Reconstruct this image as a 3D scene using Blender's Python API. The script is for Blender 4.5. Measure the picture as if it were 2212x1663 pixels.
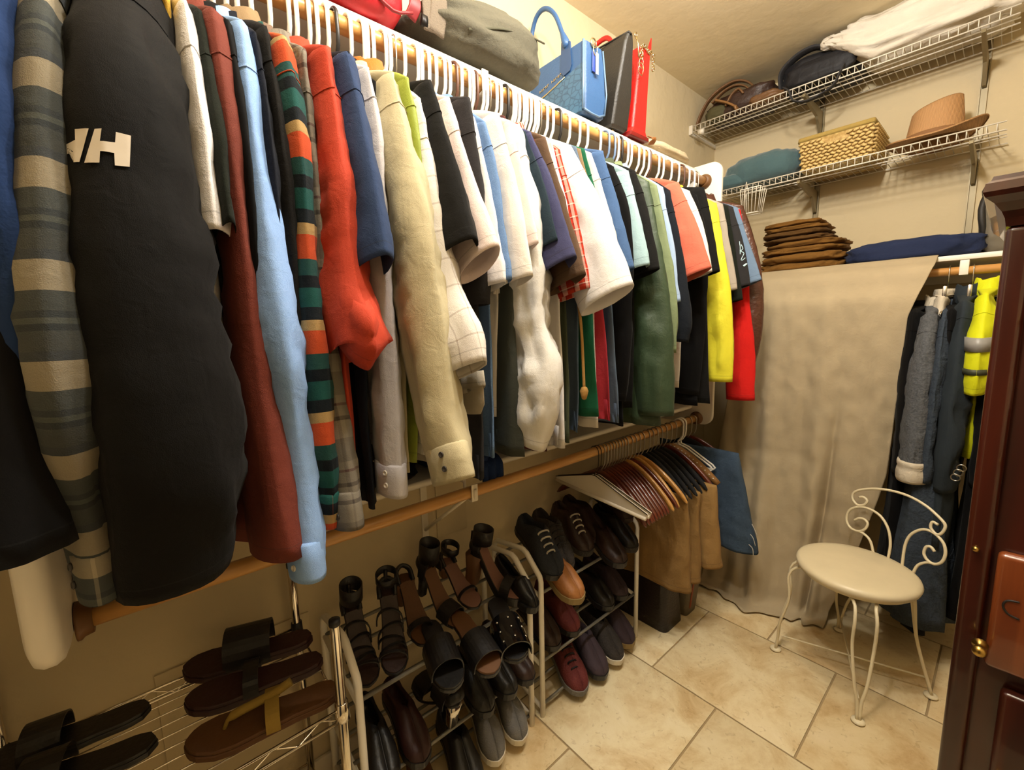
import bpy, bmesh, math, random
import numpy as np
from mathutils import Vector, Matrix, noise

# ------------------------------------------------------------------ camera, world, light, exposure
scene = bpy.context.scene
for o in list(bpy.data.objects):
    bpy.data.objects.remove(o)
COL = scene.collection

EYE = 1.40
YAW, PITCH, ROLL = math.radians(49.156), math.radians(7.792), math.radians(-1.366)
fw = Vector((-math.sin(YAW) * math.cos(PITCH), math.cos(YAW) * math.cos(PITCH), -math.sin(PITCH)))
rt = Vector((math.cos(YAW), math.sin(YAW), 0)); up = rt.cross(fw)
r2 = math.cos(ROLL) * rt + math.sin(ROLL) * up
u2 = -math.sin(ROLL) * rt + math.cos(ROLL) * up
cam_data = bpy.data.cameras.new('camera'); cam = bpy.data.objects.new('camera', cam_data)
COL.objects.link(cam)
cam.matrix_world = Matrix(((r2.x, u2.x, -fw.x, 0), (r2.y, u2.y, -fw.y, 0), (r2.z, u2.z, -fw.z, EYE), (0, 0, 0, 1)))
cam_data.sensor_fit = 'HORIZONTAL'; cam_data.sensor_width = 36; cam_data.lens = 929.0 / 2212 * 36
cam_data.clip_start = 0.02
scene.camera = cam

world = bpy.data.worlds.new('world'); scene.world = world; world.use_nodes = True
world.node_tree.nodes['Background'].inputs[0].default_value = (1, .9, .78, 1)
world.node_tree.nodes['Background'].inputs[1].default_value = 0.02
vs = scene.view_settings
vs.view_transform = 'Standard'; vs.look = 'None'; vs.gamma = 1; vs.use_curve_mapping = False
vs.exposure = 0.0

LAMP_X, LAMP_Z, LAMP_YS = -0.38, 2.545, (0.38, 0.86, 1.34)      # three bulbs on one ceiling bar
for k, yy in enumerate(LAMP_YS):
    ld = bpy.data.lights.new('ceiling_bulb_light', 'POINT'); ld.energy = (36, 37, 27)[k]; ld.color = (1.0, .965, .905); ld.shadow_soft_size = .05
    lo = bpy.data.objects.new('ceiling_bulb_light', ld); COL.objects.link(lo); lo.location = (LAMP_X, yy, LAMP_Z)

# ------------------------------------------------------------------ helpers
rng = random.Random(7)

def srgb(h):
    if isinstance(h, str):
        h = h.lstrip('#'); c = [int(h[i:i + 2], 16) / 255 for i in (0, 2, 4)]
    else:
        c = h
    return tuple(((x / 12.92) if x <= .04045 else ((x + .055) / 1.055) ** 2.4) for x in c) + (1,)

MATS = {}

def new_mat(name):
    m = bpy.data.materials.new(name); m.use_nodes = True
    nt = m.node_tree; b = nt.nodes['Principled BSDF']
    MATS[name] = m
    return m, nt, b

def N(nt, t, **kw):
    n = nt.nodes.new(t)
    for k, v in kw.items():
        setattr(n, k, v)
    return n

def math_n(nt, op, a, b=None, clamp=False):
    n = nt.nodes.new('ShaderNodeMath'); n.operation = op; n.use_clamp = clamp
    for i, v in enumerate((a, b)):
        if v is None: continue
        if hasattr(v, 'is_linked') or hasattr(v, 'node'): nt.links.new(v, n.inputs[i])
        else: n.inputs[i].default_value = v
    return n.outputs[0]

def mix_n(nt, fac, a, b, mode='MIX'):
    n = nt.nodes.new('ShaderNodeMix'); n.data_type = 'RGBA'; n.blend_type = mode
    for i, v in ((0, fac), (6, a), (7, b)):
        if hasattr(v, 'node'): nt.links.new(v, n.inputs[i])
        else: n.inputs[i].default_value = v
    return n.outputs[2]

def plain(name, col, rough=.5, metal=0, var=.08, scale=20, bump=0, bscale=60, spec=.5, coat=0):
    """one procedural material: colour with slight noise variation and optional relief"""
    if name in MATS: return MATS[name]
    m, nt, b = new_mat(name)
    c = srgb(col)
    tc = N(nt, 'ShaderNodeTexCoord')
    n1 = N(nt, 'ShaderNodeTexNoise'); n1.inputs['Scale'].default_value = scale; n1.inputs['Detail'].default_value = 4
    nt.links.new(tc.outputs['Object'], n1.inputs['Vector'])
    lo_ = tuple(x * (1 - var) for x in c[:3]) + (1,); hi = tuple(min(1, x * (1 + var)) for x in c[:3]) + (1,)
    nt.links.new(mix_n(nt, n1.outputs['Fac'], lo_, hi), b.inputs['Base Color'])
    b.inputs['Roughness'].default_value = rough; b.inputs['Metallic'].default_value = metal
    b.inputs['Specular IOR Level'].default_value = spec
    b.inputs['Coat Weight'].default_value = coat
    if bump:
        n2 = N(nt, 'ShaderNodeTexNoise'); n2.inputs['Scale'].default_value = bscale; n2.inputs['Detail'].default_value = 3
        nt.links.new(tc.outputs['Object'], n2.inputs['Vector'])
        bp = N(nt, 'ShaderNodeBump'); bp.inputs['Strength'].default_value = bump; bp.inputs['Distance'].default_value = .01
        nt.links.new(n2.outputs['Fac'], bp.inputs['Height']); nt.links.new(bp.outputs['Normal'], b.inputs['Normal'])
    return m

def wood(name, c1, c2, axis='Y', rough=.45, scale=6, coat=.1):
    if name in MATS: return MATS[name]
    m, nt, b = new_mat(name)
    tc = N(nt, 'ShaderNodeTexCoord'); mp = N(nt, 'ShaderNodeMapping')
    s = {'X': (.08, 1, 1), 'Y': (1, .08, 1), 'Z': (1, 1, .08)}[axis]
    mp.inputs['Scale'].default_value = s
    nt.links.new(tc.outputs['Object'], mp.inputs['Vector'])
    n1 = N(nt, 'ShaderNodeTexNoise'); n1.inputs['Scale'].default_value = scale * 8; n1.inputs['Detail'].default_value = 6
    n1.inputs['Distortion'].default_value = .6
    nt.links.new(mp.outputs[0], n1.inputs['Vector'])
    r = N(nt, 'ShaderNodeValToRGB'); r.color_ramp.elements[0].position = .35; r.color_ramp.elements[1].position = .7
    r.color_ramp.elements[0].color = srgb(c1); r.color_ramp.elements[1].color = srgb(c2)
    nt.links.new(n1.outputs['Fac'], r.inputs[0]); nt.links.new(r.outputs[0], b.inputs['Base Color'])
    b.inputs['Roughness'].default_value = rough; b.inputs['Coat Weight'].default_value = coat
    return m

def fabric(name, col, kind='plain', col2=None, rough=.9, weave=700, bands=None, period=.2, ubands=None, uperiod=.1, umix=.4, sheen=.02, spec=.15, bump=.35):
    """cloth: base colour or woven bands in UV metres (u round the piece, v up from its hem), weave relief, stitched hem line"""
    if name in MATS: return MATS[name]
    m, nt, b = new_mat(name)
    uv = N(nt, 'ShaderNodeUVMap'); sp = N(nt, 'ShaderNodeSeparateXYZ'); nt.links.new(uv.outputs[0], sp.inputs[0])
    tc = N(nt, 'ShaderNodeTexCoord')
    n1 = N(nt, 'ShaderNodeTexNoise'); n1.inputs['Scale'].default_value = 9; n1.inputs['Detail'].default_value = 3
    nt.links.new(tc.outputs['Object'], n1.inputs['Vector'])
    nf = N(nt, 'ShaderNodeTexNoise'); nf.inputs['Scale'].default_value = weave; nf.inputs['Detail'].default_value = 1
    nt.links.new(tc.outputs['Object'], nf.inputs['Vector'])

    def ramp(coord, per, bs):
        f = math_n(nt, 'FRACT', math_n(nt, 'DIVIDE', coord, per))
        r = N(nt, 'ShaderNodeValToRGB'); r.color_ramp.interpolation = 'CONSTANT'
        els = r.color_ramp.elements
        while len(els) > 1: els.remove(els[0])
        els[0].position = 0; els[0].color = srgb(bs[0][1])
        for p, c in bs[1:]:
            e = els.new(p); e.color = srgb(c)
        nt.links.new(f, r.inputs[0]); return r.outputs[0]
    if bands:
        base = ramp(sp.outputs[1], period, bands)
        if ubands:
            base = mix_n(nt, umix, base, ramp(sp.outputs[0], uperiod, ubands))
    else:
        base = srgb(col)
    if kind == 'denim':
        base = mix_n(nt, math_n(nt, 'MULTIPLY', nf.outputs['Fac'], .9), base, srgb(col2 or '#9fb0c4'))
    elif kind == 'heather':
        base = mix_n(nt, math_n(nt, 'MULTIPLY', nf.outputs['Fac'], .8), base, srgb(col2))
    # slight unevenness of the dye
    base = mix_n(nt, math_n(nt, 'MULTIPLY', n1.outputs['Fac'], .22), base, (0, 0, 0, 1))
    # stitch line 2 cm above the hem
    d = math_n(nt, 'ABSOLUTE', math_n(nt, 'SUBTRACT', sp.outputs[1], .024))
    st = math_n(nt, 'LESS_THAN', d, .0011)
    base = mix_n(nt, math_n(nt, 'MULTIPLY', st, .28), base, (0.02, 0.02, 0.02, 1))
    nt.links.new(base, b.inputs['Base Color'])
    b.inputs['Roughness'].default_value = rough; b.inputs['Specular IOR Level'].default_value = spec
    b.inputs['Sheen Weight'].default_value = sheen
    n3 = N(nt, 'ShaderNodeTexNoise'); n3.inputs['Scale'].default_value = 38; n3.inputs['Detail'].default_value = 4; n3.inputs['Distortion'].default_value = .8
    nt.links.new(tc.outputs['Object'], n3.inputs['Vector'])
    mp = N(nt, 'ShaderNodeMapping'); mp.inputs['Scale'].default_value = (1, 1, .22)
    nt.links.new(tc.outputs['Object'], mp.inputs[0])
    n4 = N(nt, 'ShaderNodeTexNoise'); n4.inputs['Scale'].default_value = 26; n4.inputs['Detail'].default_value = 2; n4.inputs['Distortion'].default_value = .5
    nt.links.new(mp.outputs[0], n4.inputs['Vector'])
    h = math_n(nt, 'ADD', math_n(nt, 'ADD', math_n(nt, 'MULTIPLY', n3.outputs['Fac'], .9), math_n(nt, 'MULTIPLY', n4.outputs['Fac'], 1.6)), math_n(nt, 'MULTIPLY', nf.outputs['Fac'], .25))
    h = math_n(nt, 'SUBTRACT', h, math_n(nt, 'MULTIPLY', st, .35))
    bp = N(nt, 'ShaderNodeBump'); bp.inputs['Strength'].default_value = bump; bp.inputs['Distance'].default_value = .006
    nt.links.new(h, bp.inputs['Height']); nt.links.new(bp.outputs['Normal'], b.inputs['Normal'])
    return m

def tagp(o, label=None, cat=None, group=None, kind=None):
    if label: o['label'] = label
    if cat: o['category'] = cat
    if group: o['group'] = group
    if kind: o['kind'] = kind
    return o

def thing(name, label, cat, loc, group=None, kind=None):
    o = bpy.data.objects.new(name, None); COL.objects.link(o)
    o.location = loc; o.empty_display_size = .05
    tagp(o, label, cat, group, kind)
    return o

def world_loc(o):
    p = Vector((0, 0, 0))
    while o is not None:
        p = p + Vector(o.location); o = o.parent
    return p

def link(name, me, mat, parent=None, loc=(0, 0, 0)):
    """mesh built around the world point loc; parent keeps it in place"""
    o = bpy.data.objects.new(name, me); COL.objects.link(o)
    if mat is not None: me.materials.append(mat)
    if parent is not None:
        o.parent = parent; o.location = Vector(loc) - world_loc(parent)
    else:
        o.location = loc
    return o

def raw(name, V, F, mat, parent=None, smooth=True, uv=None, loc=None):
    """verts in world coordinates -> object whose origin is at its base centre"""
    V = np.asarray(V, float)
    if loc is None:
        lo_, hi = V.min(0), V.max(0); loc = ((lo_[0] + hi[0]) / 2, (lo_[1] + hi[1]) / 2, lo_[2])
    me = bpy.data.meshes.new(name)
    me.from_pydata((V - np.array(loc)).tolist(), [], [tuple(f) for f in F])
    if uv is not None:
        l = me.uv_layers.new(name='UVMap')
        k = 0
        for p in me.polygons:
            for li in p.loop_indices:
                l.data[li].uv = uv[k]; k += 1
    me.polygons.foreach_set('use_smooth', [bool(smooth)] * len(me.polygons))
    me.update()
    return link(name, me, mat, parent, loc)

def loft(rings, closed=True, cap0=True, cap1=True, us=None, vs_=None):
    """rings: (n, m, 3). returns V, F, uv per loop"""
    rings = np.asarray(rings, float); n, m = rings.shape[:2]
    V = rings.reshape(-1, 3); F = []; UV = []
    if us is None: us = np.linspace(0, 1, m + 1)
    if vs_ is None: vs_ = np.linspace(0, 1, n)
    mm = m if closed else m - 1
    for i in range(n - 1):
        for j in range(mm):
            k = (j + 1) % m
            F.append((i * m + j, i * m + k, (i + 1) * m + k, (i + 1) * m + j))
            UV += [(us[j], vs_[i]), (us[j + 1], vs_[i]), (us[j + 1], vs_[i + 1]), (us[j], vs_[i + 1])]
    if closed and cap0:
        F.append(tuple(range(m - 1, -1, -1))); UV += [(us[j], vs_[0]) for j in range(m - 1, -1, -1)]
    if closed and cap1:
        F.append(tuple((n - 1) * m + j for j in range(m))); UV += [(us[j], vs_[-1]) for j in range(m)]
    return V, F, UV

def tube_data(pts, r, res=8, closed=False, caps=True, flat=1.0):
    P = np.asarray(pts, float); n = len(P)
    rr = np.full(n, r) if np.isscalar(r) else np.asarray(r, float)
    T = np.zeros_like(P)
    if closed:
        T = np.roll(P, -1, 0) - np.roll(P, 1, 0)
    else:
        T[1:-1] = P[2:] - P[:-2]; T[0] = P[1] - P[0]; T[-1] = P[-1] - P[-2]
    T /= np.linalg.norm(T, axis=1)[:, None] + 1e-12
    ref = np.array([0, 0, 1.]) if abs(T[0][2]) < .9 else np.array([1., 0, 0])
    nrm = np.cross(T[0], ref); nrm /= np.linalg.norm(nrm)
    rings = []
    a = np.linspace(0, 2 * np.pi, res, endpoint=False)
    for i in range(n):
        nrm = nrm - T[i] * nrm.dot(T[i]); nrm /= np.linalg.norm(nrm) + 1e-12
        bi = np.cross(T[i], nrm)
        rings.append(P[i] + rr[i] * (np.cos(a)[:, None] * nrm + flat * np.sin(a)[:, None] * bi))
    if closed:
        rings.append(rings[0])
    V, F, UV = loft(rings, True, caps and not closed, caps and not closed)
    return V, F

def merge(parts):
    V = []; F = []; k = 0
    for v, f in parts:
        V.append(np.asarray(v, float)); F += [tuple(i + k for i in ff) for ff in f]; k += len(v)
    return np.vstack(V), F

def tube(name, pts, r, mat, parent=None, res=8, closed=False, flat=1.0):
    V, F = tube_data(pts, r, res, closed, True, flat)
    return raw(name, V, F, mat, parent)

def box_data(lo_, hi):
    x0, y0, z0 = lo_; x1, y1, z1 = hi
    V = [(x0, y0, z0), (x1, y0, z0), (x1, y1, z0), (x0, y1, z0), (x0, y0, z1), (x1, y0, z1), (x1, y1, z1), (x0, y1, z1)]
    F = [(0, 3, 2, 1), (4, 5, 6, 7), (0, 1, 5, 4), (1, 2, 6, 5), (2, 3, 7, 6), (3, 0, 4, 7)]
    return V, F

def box(name, lo_, hi, mat, parent=None, bevel=0.0, seg=2):
    V, F = box_data(lo_, hi)
    o = raw(name, V, F, mat, parent, smooth=False)
    if bevel: bev(o, bevel, seg)
    return o

def bev(o, w, seg=2, smooth=True):
    bm = bmesh.new(); bm.from_mesh(o.data)
    bmesh.ops.bevel(bm, geom=list(bm.edges), offset=w, segments=seg, profile=.5, affect='EDGES')
    bm.to_mesh(o.data); bm.free()
    if smooth and seg > 1:
        o.data.polygons.foreach_set('use_smooth', [True] * len(o.data.polygons))
        try: o.data.set_sharp_from_angle(angle=.6)
        except Exception: pass
    return o

def catmull(P, n):
    P = np.asarray(P, float)
    if len(P) == 2:
        t = np.linspace(0, 1, n)[:, None]; return P[0] * (1 - t) + P[1] * t
    Q = np.vstack([2 * P[0] - P[1], P, 2 * P[-1] - P[-2]])
    d = np.r_[0, np.cumsum(np.linalg.norm(np.diff(P, axis=0), axis=1))]
    out = []
    for s in np.linspace(0, d[-1], n):
        i = min(max(np.searchsorted(d, s, 'right') - 1, 0), len(P) - 2)
        t = (s - d[i]) / (d[i + 1] - d[i] + 1e-12)
        p0, p1, p2, p3 = Q[i], Q[i + 1], Q[i + 2], Q[i + 3]
        out.append(.5 * ((2 * p1) + (-p0 + p2) * t + (2 * p0 - 5 * p1 + 4 * p2 - p3) * t * t + (-p0 + 3 * p1 - 3 * p2 + p3) * t ** 3))
    return np.array(out)

def interp(vals, n):
    vals = np.atleast_1d(np.asarray(vals, float))
    if len(vals) == 1: return np.full(n, vals[0])
    return np.interp(np.linspace(0, 1, n), np.linspace(0, 1, len(vals)), vals)

def nz(x, y, z):
    return noise.noise(Vector((x, y, z)))

def lathe_data(prof, c, res=24, a0=0.0):
    a = np.linspace(0, 2 * np.pi, res, endpoint=False) + a0
    rings = [np.stack([c[0] + r * np.cos(a), c[1] + r * np.sin(a), np.full(res, c[2] + z)], 1) for r, z in prof]
    V, F, _ = loft(rings)
    return V, F

def rounded_rect(w, h, r, n=5):
    pts = []
    for cx, cy, a0 in ((w / 2 - r, h / 2 - r, 0), (-w / 2 + r, h / 2 - r, 90), (-w / 2 + r, -h / 2 + r, 180), (w / 2 - r, -h / 2 + r, 270)):
        for k in range(n + 1):
            a = math.radians(a0 + 90 * k / n); pts.append((cx + r * math.cos(a), cy + r * math.sin(a)))
    return pts

def copy_tree(o, loc=None, rotz=None, parent=None):
    c = o.copy(); COL.objects.link(c)
    if parent is not None: c.parent = parent
    if loc is not None: c.location = loc
    if rotz is not None: c.rotation_euler[2] = rotz
    for ch in [x for x in bpy.data.objects if x.parent == o]:
        copy_tree(ch, parent=c)
    return c

# ------------------------------------------------------------------ materials of the setting
def wall_material(name, c1, c2, relief=.12):
    m, nt, b = new_mat(name)
    tc = N(nt, 'ShaderNodeTexCoord')
    n1 = N(nt, 'ShaderNodeTexNoise'); n1.inputs['Scale'].default_value = 3; n1.inputs['Detail'].default_value = 5
    nt.links.new(tc.outputs['Object'], n1.inputs['Vector'])
    nt.links.new(mix_n(nt, n1.outputs['Fac'], srgb(c1), srgb(c2)), b.inputs['Base Color'])
    b.inputs['Roughness'].default_value = .85; b.inputs['Specular IOR Level'].default_value = .25
    n2 = N(nt, 'ShaderNodeTexNoise'); n2.inputs['Scale'].default_value = 14; n2.inputs['Detail'].default_value = 6; n2.inputs['Roughness'].default_value = .45
    nt.links.new(tc.outputs['Object'], n2.inputs['Vector'])
    r = N(nt, 'ShaderNodeValToRGB'); r.color_ramp.elements[0].position = .45; r.color_ramp.elements[1].position = .62
    nt.links.new(n2.outputs['Fac'], r.inputs[0])
    bp = N(nt, 'ShaderNodeBump'); bp.inputs['Strength'].default_value = relief; bp.inputs['Distance'].default_value = .01
    nt.links.new(r.outputs[0], bp.inputs['Height']); nt.links.new(bp.outputs['Normal'], b.inputs['Normal'])
    return m
M_wall = wall_material('wall_paint', '#c6b592', '#cdbd9b')
M_ceil = wall_material('ceiling_paint', '#e4d5b2', '#e9dbba', .05)
M_white = plain('white_painted_wood', '#ece4d6', .45, var=.03, scale=8, bump=.05, bscale=30)
M_rod = wood('rod_wood', '#b98243', '#cf9d5c', 'Y', .35, 5, .2)
M_rodx = wood('rod_wood_cross', '#b98243', '#cf9d5c', 'X', .35, 5, .2)
M_grout = plain('tile_grout', '#a08a66', .9, var=.1, scale=40, bump=.2)

def tile_material():
    m, nt, b = new_mat('travertine_tile')
    tc = N(nt, 'ShaderNodeTexCoord'); oi = N(nt, 'ShaderNodeObjectInfo')
    vm = N(nt, 'ShaderNodeVectorMath'); vm.operation = 'ADD'
    nt.links.new(tc.outputs['Object'], vm.inputs[0])
    cb = N(nt, 'ShaderNodeCombineXYZ')
    nt.links.new(math_n(nt, 'MULTIPLY', oi.outputs['Random'], 37.0), cb.inputs[0]); nt.links.new(math_n(nt, 'MULTIPLY', oi.outputs['Random'], 91.0), cb.inputs[1])
    nt.links.new(cb.outputs[0], vm.inputs[1])
    n1 = N(nt, 'ShaderNodeTexNoise'); n1.inputs['Scale'].default_value = 5.5; n1.inputs['Detail'].default_value = 10; n1.inputs['Roughness'].default_value = .68; n1.inputs['Distortion'].default_value = .5
    nt.links.new(vm.outputs[0], n1.inputs['Vector'])
    r = N(nt, 'ShaderNodeValToRGB'); e = r.color_ramp.elements
    e[0].position = .28; e[0].color = srgb('#c0a274'); e[1].position = .74; e[1].color = srgb('#f0e4c6')
    k = e.new(.43); k.color = srgb('#dac59c'); k = e.new(.55); k.color = srgb('#e8dab6')
    nt.links.new(n1.outputs['Fac'], r.inputs[0])
    # each tile a little different
    tint = mix_n(nt, oi.outputs['Random'], (1, 1, 1, 1), srgb('#d9c29a'))
    base = mix_n(nt, .55, r.outputs[0], mix_n(nt, 1.0, r.outputs[0], tint, 'MULTIPLY'))
    # pits and veins
    n2 = N(nt, 'ShaderNodeTexNoise'); n2.inputs['Scale'].default_value = 48; n2.inputs['Detail'].default_value = 6; n2.inputs['Distortion'].default_value = 1.0
    nt.links.new(vm.outputs[0], n2.inputs['Vector'])
    r2_ = N(nt, 'ShaderNodeValToRGB'); r2_.color_ramp.elements[0].position = .60; r2_.color_ramp.elements[1].position = .72
    nt.links.new(n2.outputs['Fac'], r2_.inputs[0])
    base = mix_n(nt, math_n(nt, 'MULTIPLY', r2_.outputs[0], .42), base, srgb('#9c7c50'))
    nt.links.new(base, b.inputs['Base Color'])
    b.inputs['Roughness'].default_value = .42; b.inputs['Specular IOR Level'].default_value = .4
    bp = N(nt, 'ShaderNodeBump'); bp.inputs['Strength'].default_value = .12; bp.inputs['Distance'].default_value = .004
    nt.links.new(math_n(nt, 'SUBTRACT', n1.outputs['Fac'], r2_.outputs[0]), bp.inputs['Height']); nt.links.new(bp.outputs['Normal'], b.inputs['Normal'])
    return m
M_tile = tile_material()

# ------------------------------------------------------------------ the room
XW, YB, ZC = -1.30, 2.83, 2.70          # left wall, back wall, ceiling
XR2, YF = 0.95, -0.32                   # right wall, wall behind the camera

def struct(name, lo_, hi, mat):
    o = box(name, lo_, hi, mat); o['kind'] = 'structure'; return o
floor = struct('floor', (XW, YF, -.06), (XR2, YB, -.004), M_grout)
struct('ceiling', (XW - .1, YF - .1, ZC), (XR2 + .1, YB + .1, ZC + .1), M_ceil)
struct('wall_left', (XW - .1, YF - .1, -.06), (XW, YB + .1, ZC), M_wall)
struct('wall_back', (XW, YB, -.06), (XR2, YB + .1, ZC), M_wall)
struct('wall_right', (XR2, YF - .1, -.06), (XR2 + .1, YB + .1, ZC), M_wall)
# unseen wall behind the camera; doorway opened up so bounce light escapes into darkness
struct('wall_front', (XW, YF - .1, -.06), (-.50, YF, ZC), M_wall)
struct('wall_front_return', (.42, YF - .1, -.06), (XR2, YF, ZC), M_wall)
struct('wall_front_header', (-.50, YF - .1, 2.06), (.42, YF, ZC), M_wall)
M_base = plain('baseboard_paint', '#ded2bd', .5, var=.03)
for nm, a, b_ in (('baseboard_left', (XW, YF, 0), (XW + .012, YB, .085)), ('baseboard_back', (XW, YB - .012, 0), (XR2, YB, .085))):
    bb = box(nm, a, b_, M_base, None, .004); bb['kind'] = 'structure'

# floor tiles laid in half bond, every tile its own piece
TS, GAP = 0.509, 0.006
tile_mesh = {}
row = 0
y0 = 1.456 - TS * 6
while y0 < YB:
    off = (-0.846 if row % 2 == 0 else -0.586) - TS * 3
    x0 = off
    while x0 < XR2:
        a0, a1 = max(x0 + GAP / 2, XW), min(x0 + TS - GAP / 2, XR2)
        b0, b1 = max(y0 + GAP / 2, YF), min(y0 + TS - GAP / 2, YB)
        if a1 - a0 > .02 and b1 - b0 > .02:
            key = (round(a1 - a0, 3), round(b1 - b0, 3))
            c = ((a0 + a1) / 2, (b0 + b1) / 2, -.004)
            if key not in tile_mesh:
                o = box('tile', (a0, b0, -.004), (a1, b1, 0.0), M_tile, floor); bev(o, .0016, 2); tile_mesh[key] = o.data
            else:
                o = bpy.data.objects.new('tile', tile_mesh[key]); COL.objects.link(o); o.parent = floor
                o.location = Vector(c) - world_loc(floor)
        x0 += TS
    y0 += TS; row += 1

# ceiling lamp that lights the closet
lamp = thing('ceiling_lamp', 'ceiling bar with three bare bulbs above the middle of the closet', 'lamp', (LAMP_X, LAMP_YS[1], ZC))
box('bar', (LAMP_X - .04, LAMP_YS[0] - .1, ZC - .025), (LAMP_X + .04, LAMP_YS[2] + .1, ZC - .0005), plain('brushed_nickel', '#b9b2a6', .35, 1), lamp, .004)
def bulb_mat():
    m, nt, b = new_mat('lit_bulb')
    b.inputs['Base Color'].default_value = srgb('#fff3dc'); b.inputs['Roughness'].default_value = .4
    b.inputs['Emission Color'].default_value = srgb('#ffd9a0'); b.inputs['Emission Strength'].default_value = 5
    return m
for yy in LAMP_YS:
    V, F = lathe_data([(.001, -.025), (.024, -.025), (.026, -.045), (.001, -.045)], (LAMP_X, yy, ZC - .001), 20)
    raw('lamp_holder', V, F, MATS['brushed_nickel'], lamp)
    V, F = lathe_data([(.001, -.045), (.014, -.046), (.02, -.055), (.026, -.067), (.022, -.081), (.012, -.089), (.001, -.091)], (LAMP_X, yy, ZC), 20)
    raw('bulb', V, F, MATS.get('lit_bulb') or bulb_mat(), lamp)

# ------------------------------------------------------------------ closet shelves, panels and rods on the left wall
RX, RZU, RZL, RR = -1.01, 2.055, 0.915, 0.0175      # clothes rods
Y0, Y1 = -0.13, 2.11                                # the two end panels

def rounded_panel(name, label, x0, x1, y0, y1, z0, z1, r, edge):
    """upright board, its two room-side corners rounded off"""
    t = thing(name, label, 'panel', ((x0 + x1) / 2, (y0 + y1) / 2, z0))
    prof = [(x0, z0), (x1 - r, z0)]
    for k in range(1, 8): a = math.radians(-90 + 90 * k / 8); prof.append((x1 - r + r * math.cos(a), z0 + r + r * math.sin(a)))
    prof += [(x1, z0 + r), (x1, z1 - r)]
    for k in range(1, 8): a = math.radians(90 * k / 8); prof.append((x1 - r + r * math.cos(a), z1 - r + r * math.sin(a)))
    prof += [(x1 - r, z1), (x0, z1)]
    rings = []
    cx, cz = (x0 + x1) / 2, (z0 + z1) / 2
    for yy, s in ((y0, edge), (y0 + edge * .35, edge * .3), (y0 + edge, 0), (y1 - edge, 0), (y1 - edge * .35, edge * .3), (y1, edge)):
        rings.append([(x + (0 if x <= x0 else (-s if x > cx else s)), yy, z + (-s if z > cz else s)) for x, z in prof])
    V, F, _ = loft(rings)
    o = raw('board', V, F, M_white, t); return t
pan_far = rounded_panel('closet_end_board', 'cream rounded end panel where both wooden rods stop by the drape', XW + .001, -.932, Y1, Y1 + .02, .885, 2.135, .05, .004)
pan_near = rounded_panel('closet_end_board', 'cream rounded end panel at the lower left, beside the rod end', XW + .001, -.88, Y0 - .04, Y0, .90, 2.135, .05, .014)

def shelf_board(name, label, xf, zt, th):
    t = thing(name, label, 'shelf', ((XW + xf) / 2, (Y0 + Y1) / 2, zt - th))
    prof = [(XW + .001, zt - th), (xf - th * .5, zt - th)] + [(xf - th * .5 + th * .5 * math.sin(math.radians(a)), zt - th / 2 - th * .5 * math.cos(math.radians(a))) for a in range(20, 180, 20)] + [(xf - th * .5, zt), (XW + .001, zt)]
    rings = [[(x, yy, z) for x, z in prof] for yy in (Y0 + .001, Y1 - .001)]
    V, F, _ = loft(rings)
    o = raw('board', V, F, M_white, t, smooth=False)
    return t
sh_up = shelf_board('closet_shelf', 'long cream upper shelf board carrying the handbags and duffel', -1.035, 2.118, .032)
box('wall_cleat', (XW + .001, Y0 + .002, 2.03), (XW + .02, Y1 - .002, 2.085), M_white, sh_up, .002)
sh_lo = shelf_board('closet_shelf', 'long cream lower shelf board under the hanging shirts', -1.035, .978, .020)
box('wall_cleat', (XW + .001, Y0 + .002, .88), (XW + .02, Y1 - .002, .957), M_white, sh_lo, .002)

def rod(name, label, z):
    t = thing(name, label, 'rod', (RX, (Y0 + Y1) / 2, z - RR))
    tube('pole', [(RX, Y0 + .001, z), (RX, Y0 + .5, z), (RX, Y1 - .5, z), (RX, Y1 - .001, z)], RR, M_rod, t, 20)
    for yy, s in ((Y0, 1), (Y1, -1)):
        a = np.linspace(0, 2 * np.pi, 24, endpoint=False)
        rings = [np.stack([RX + r * np.cos(a), np.full(24, yy + s * d), z + r * np.sin(a)], 1) for r, d in ((.033, .001), (.033, .006), (.029, .010), (.0265, .022), (.0185, .022))]
        V, F, _ = loft(rings); raw('end_socket', V, F, plain('rod_socket_dark_wood', '#6e4a26', .5), t)
    return t
rod_up = rod('clothes_rod', 'upper round wooden clothes rod full of shirts', RZU)
rod_lo = rod('clothes_rod', 'lower round wooden clothes rod with a few wooden hangers', RZL)

def rod_bracket(label, y, zr, zshelf, xf):
    """cream shelf bracket with a hook for the rod and a slanting brace"""
    t = thing('rod_bracket', label, 'bracket', (XW + .02, y, zr - .25))
    mt = plain('cream_enamel_metal', '#e3d9c5', .4, var=.03)
    box('wall_plate', (XW + .001, y - .012, zr - .25), (XW + .005, y + .012, zshelf - .024), mt, t)
    tube('brace', [(XW + .006, y, zr - .22), (RX - .03, y, zr - .03)], .006, mt, t, 6)
    a = [math.radians(k) for k in range(200, 375, 15)]
    tube('hook', [(RX - .03, y, zshelf - .036), (RX - .028, y, zr)] + [(RX + (RR + .007) * math.cos(k), y, zr + (RR + .007) * math.sin(k)) for k in a] + [(RX + .025, y, zr + .016)], .0055, mt, t, 6)
    box('arm', (XW + .004, y - .006, zshelf - .040), (xf - .004, y + .006, zshelf - .0325), mt, t)
    box('hook_plate', (RX + .0185, y - .011, zr - .022), (RX + .0235, y + .011, zr + .030), mt, t, .002)
    return t
rod_bracket('cream metal bracket holding the lower rod below the shelf', .70, RZL, .978, -1.035)
rod_bracket('cream metal bracket holding the upper rod below the shelf', .785, RZU, 2.118, -1.035)

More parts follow.
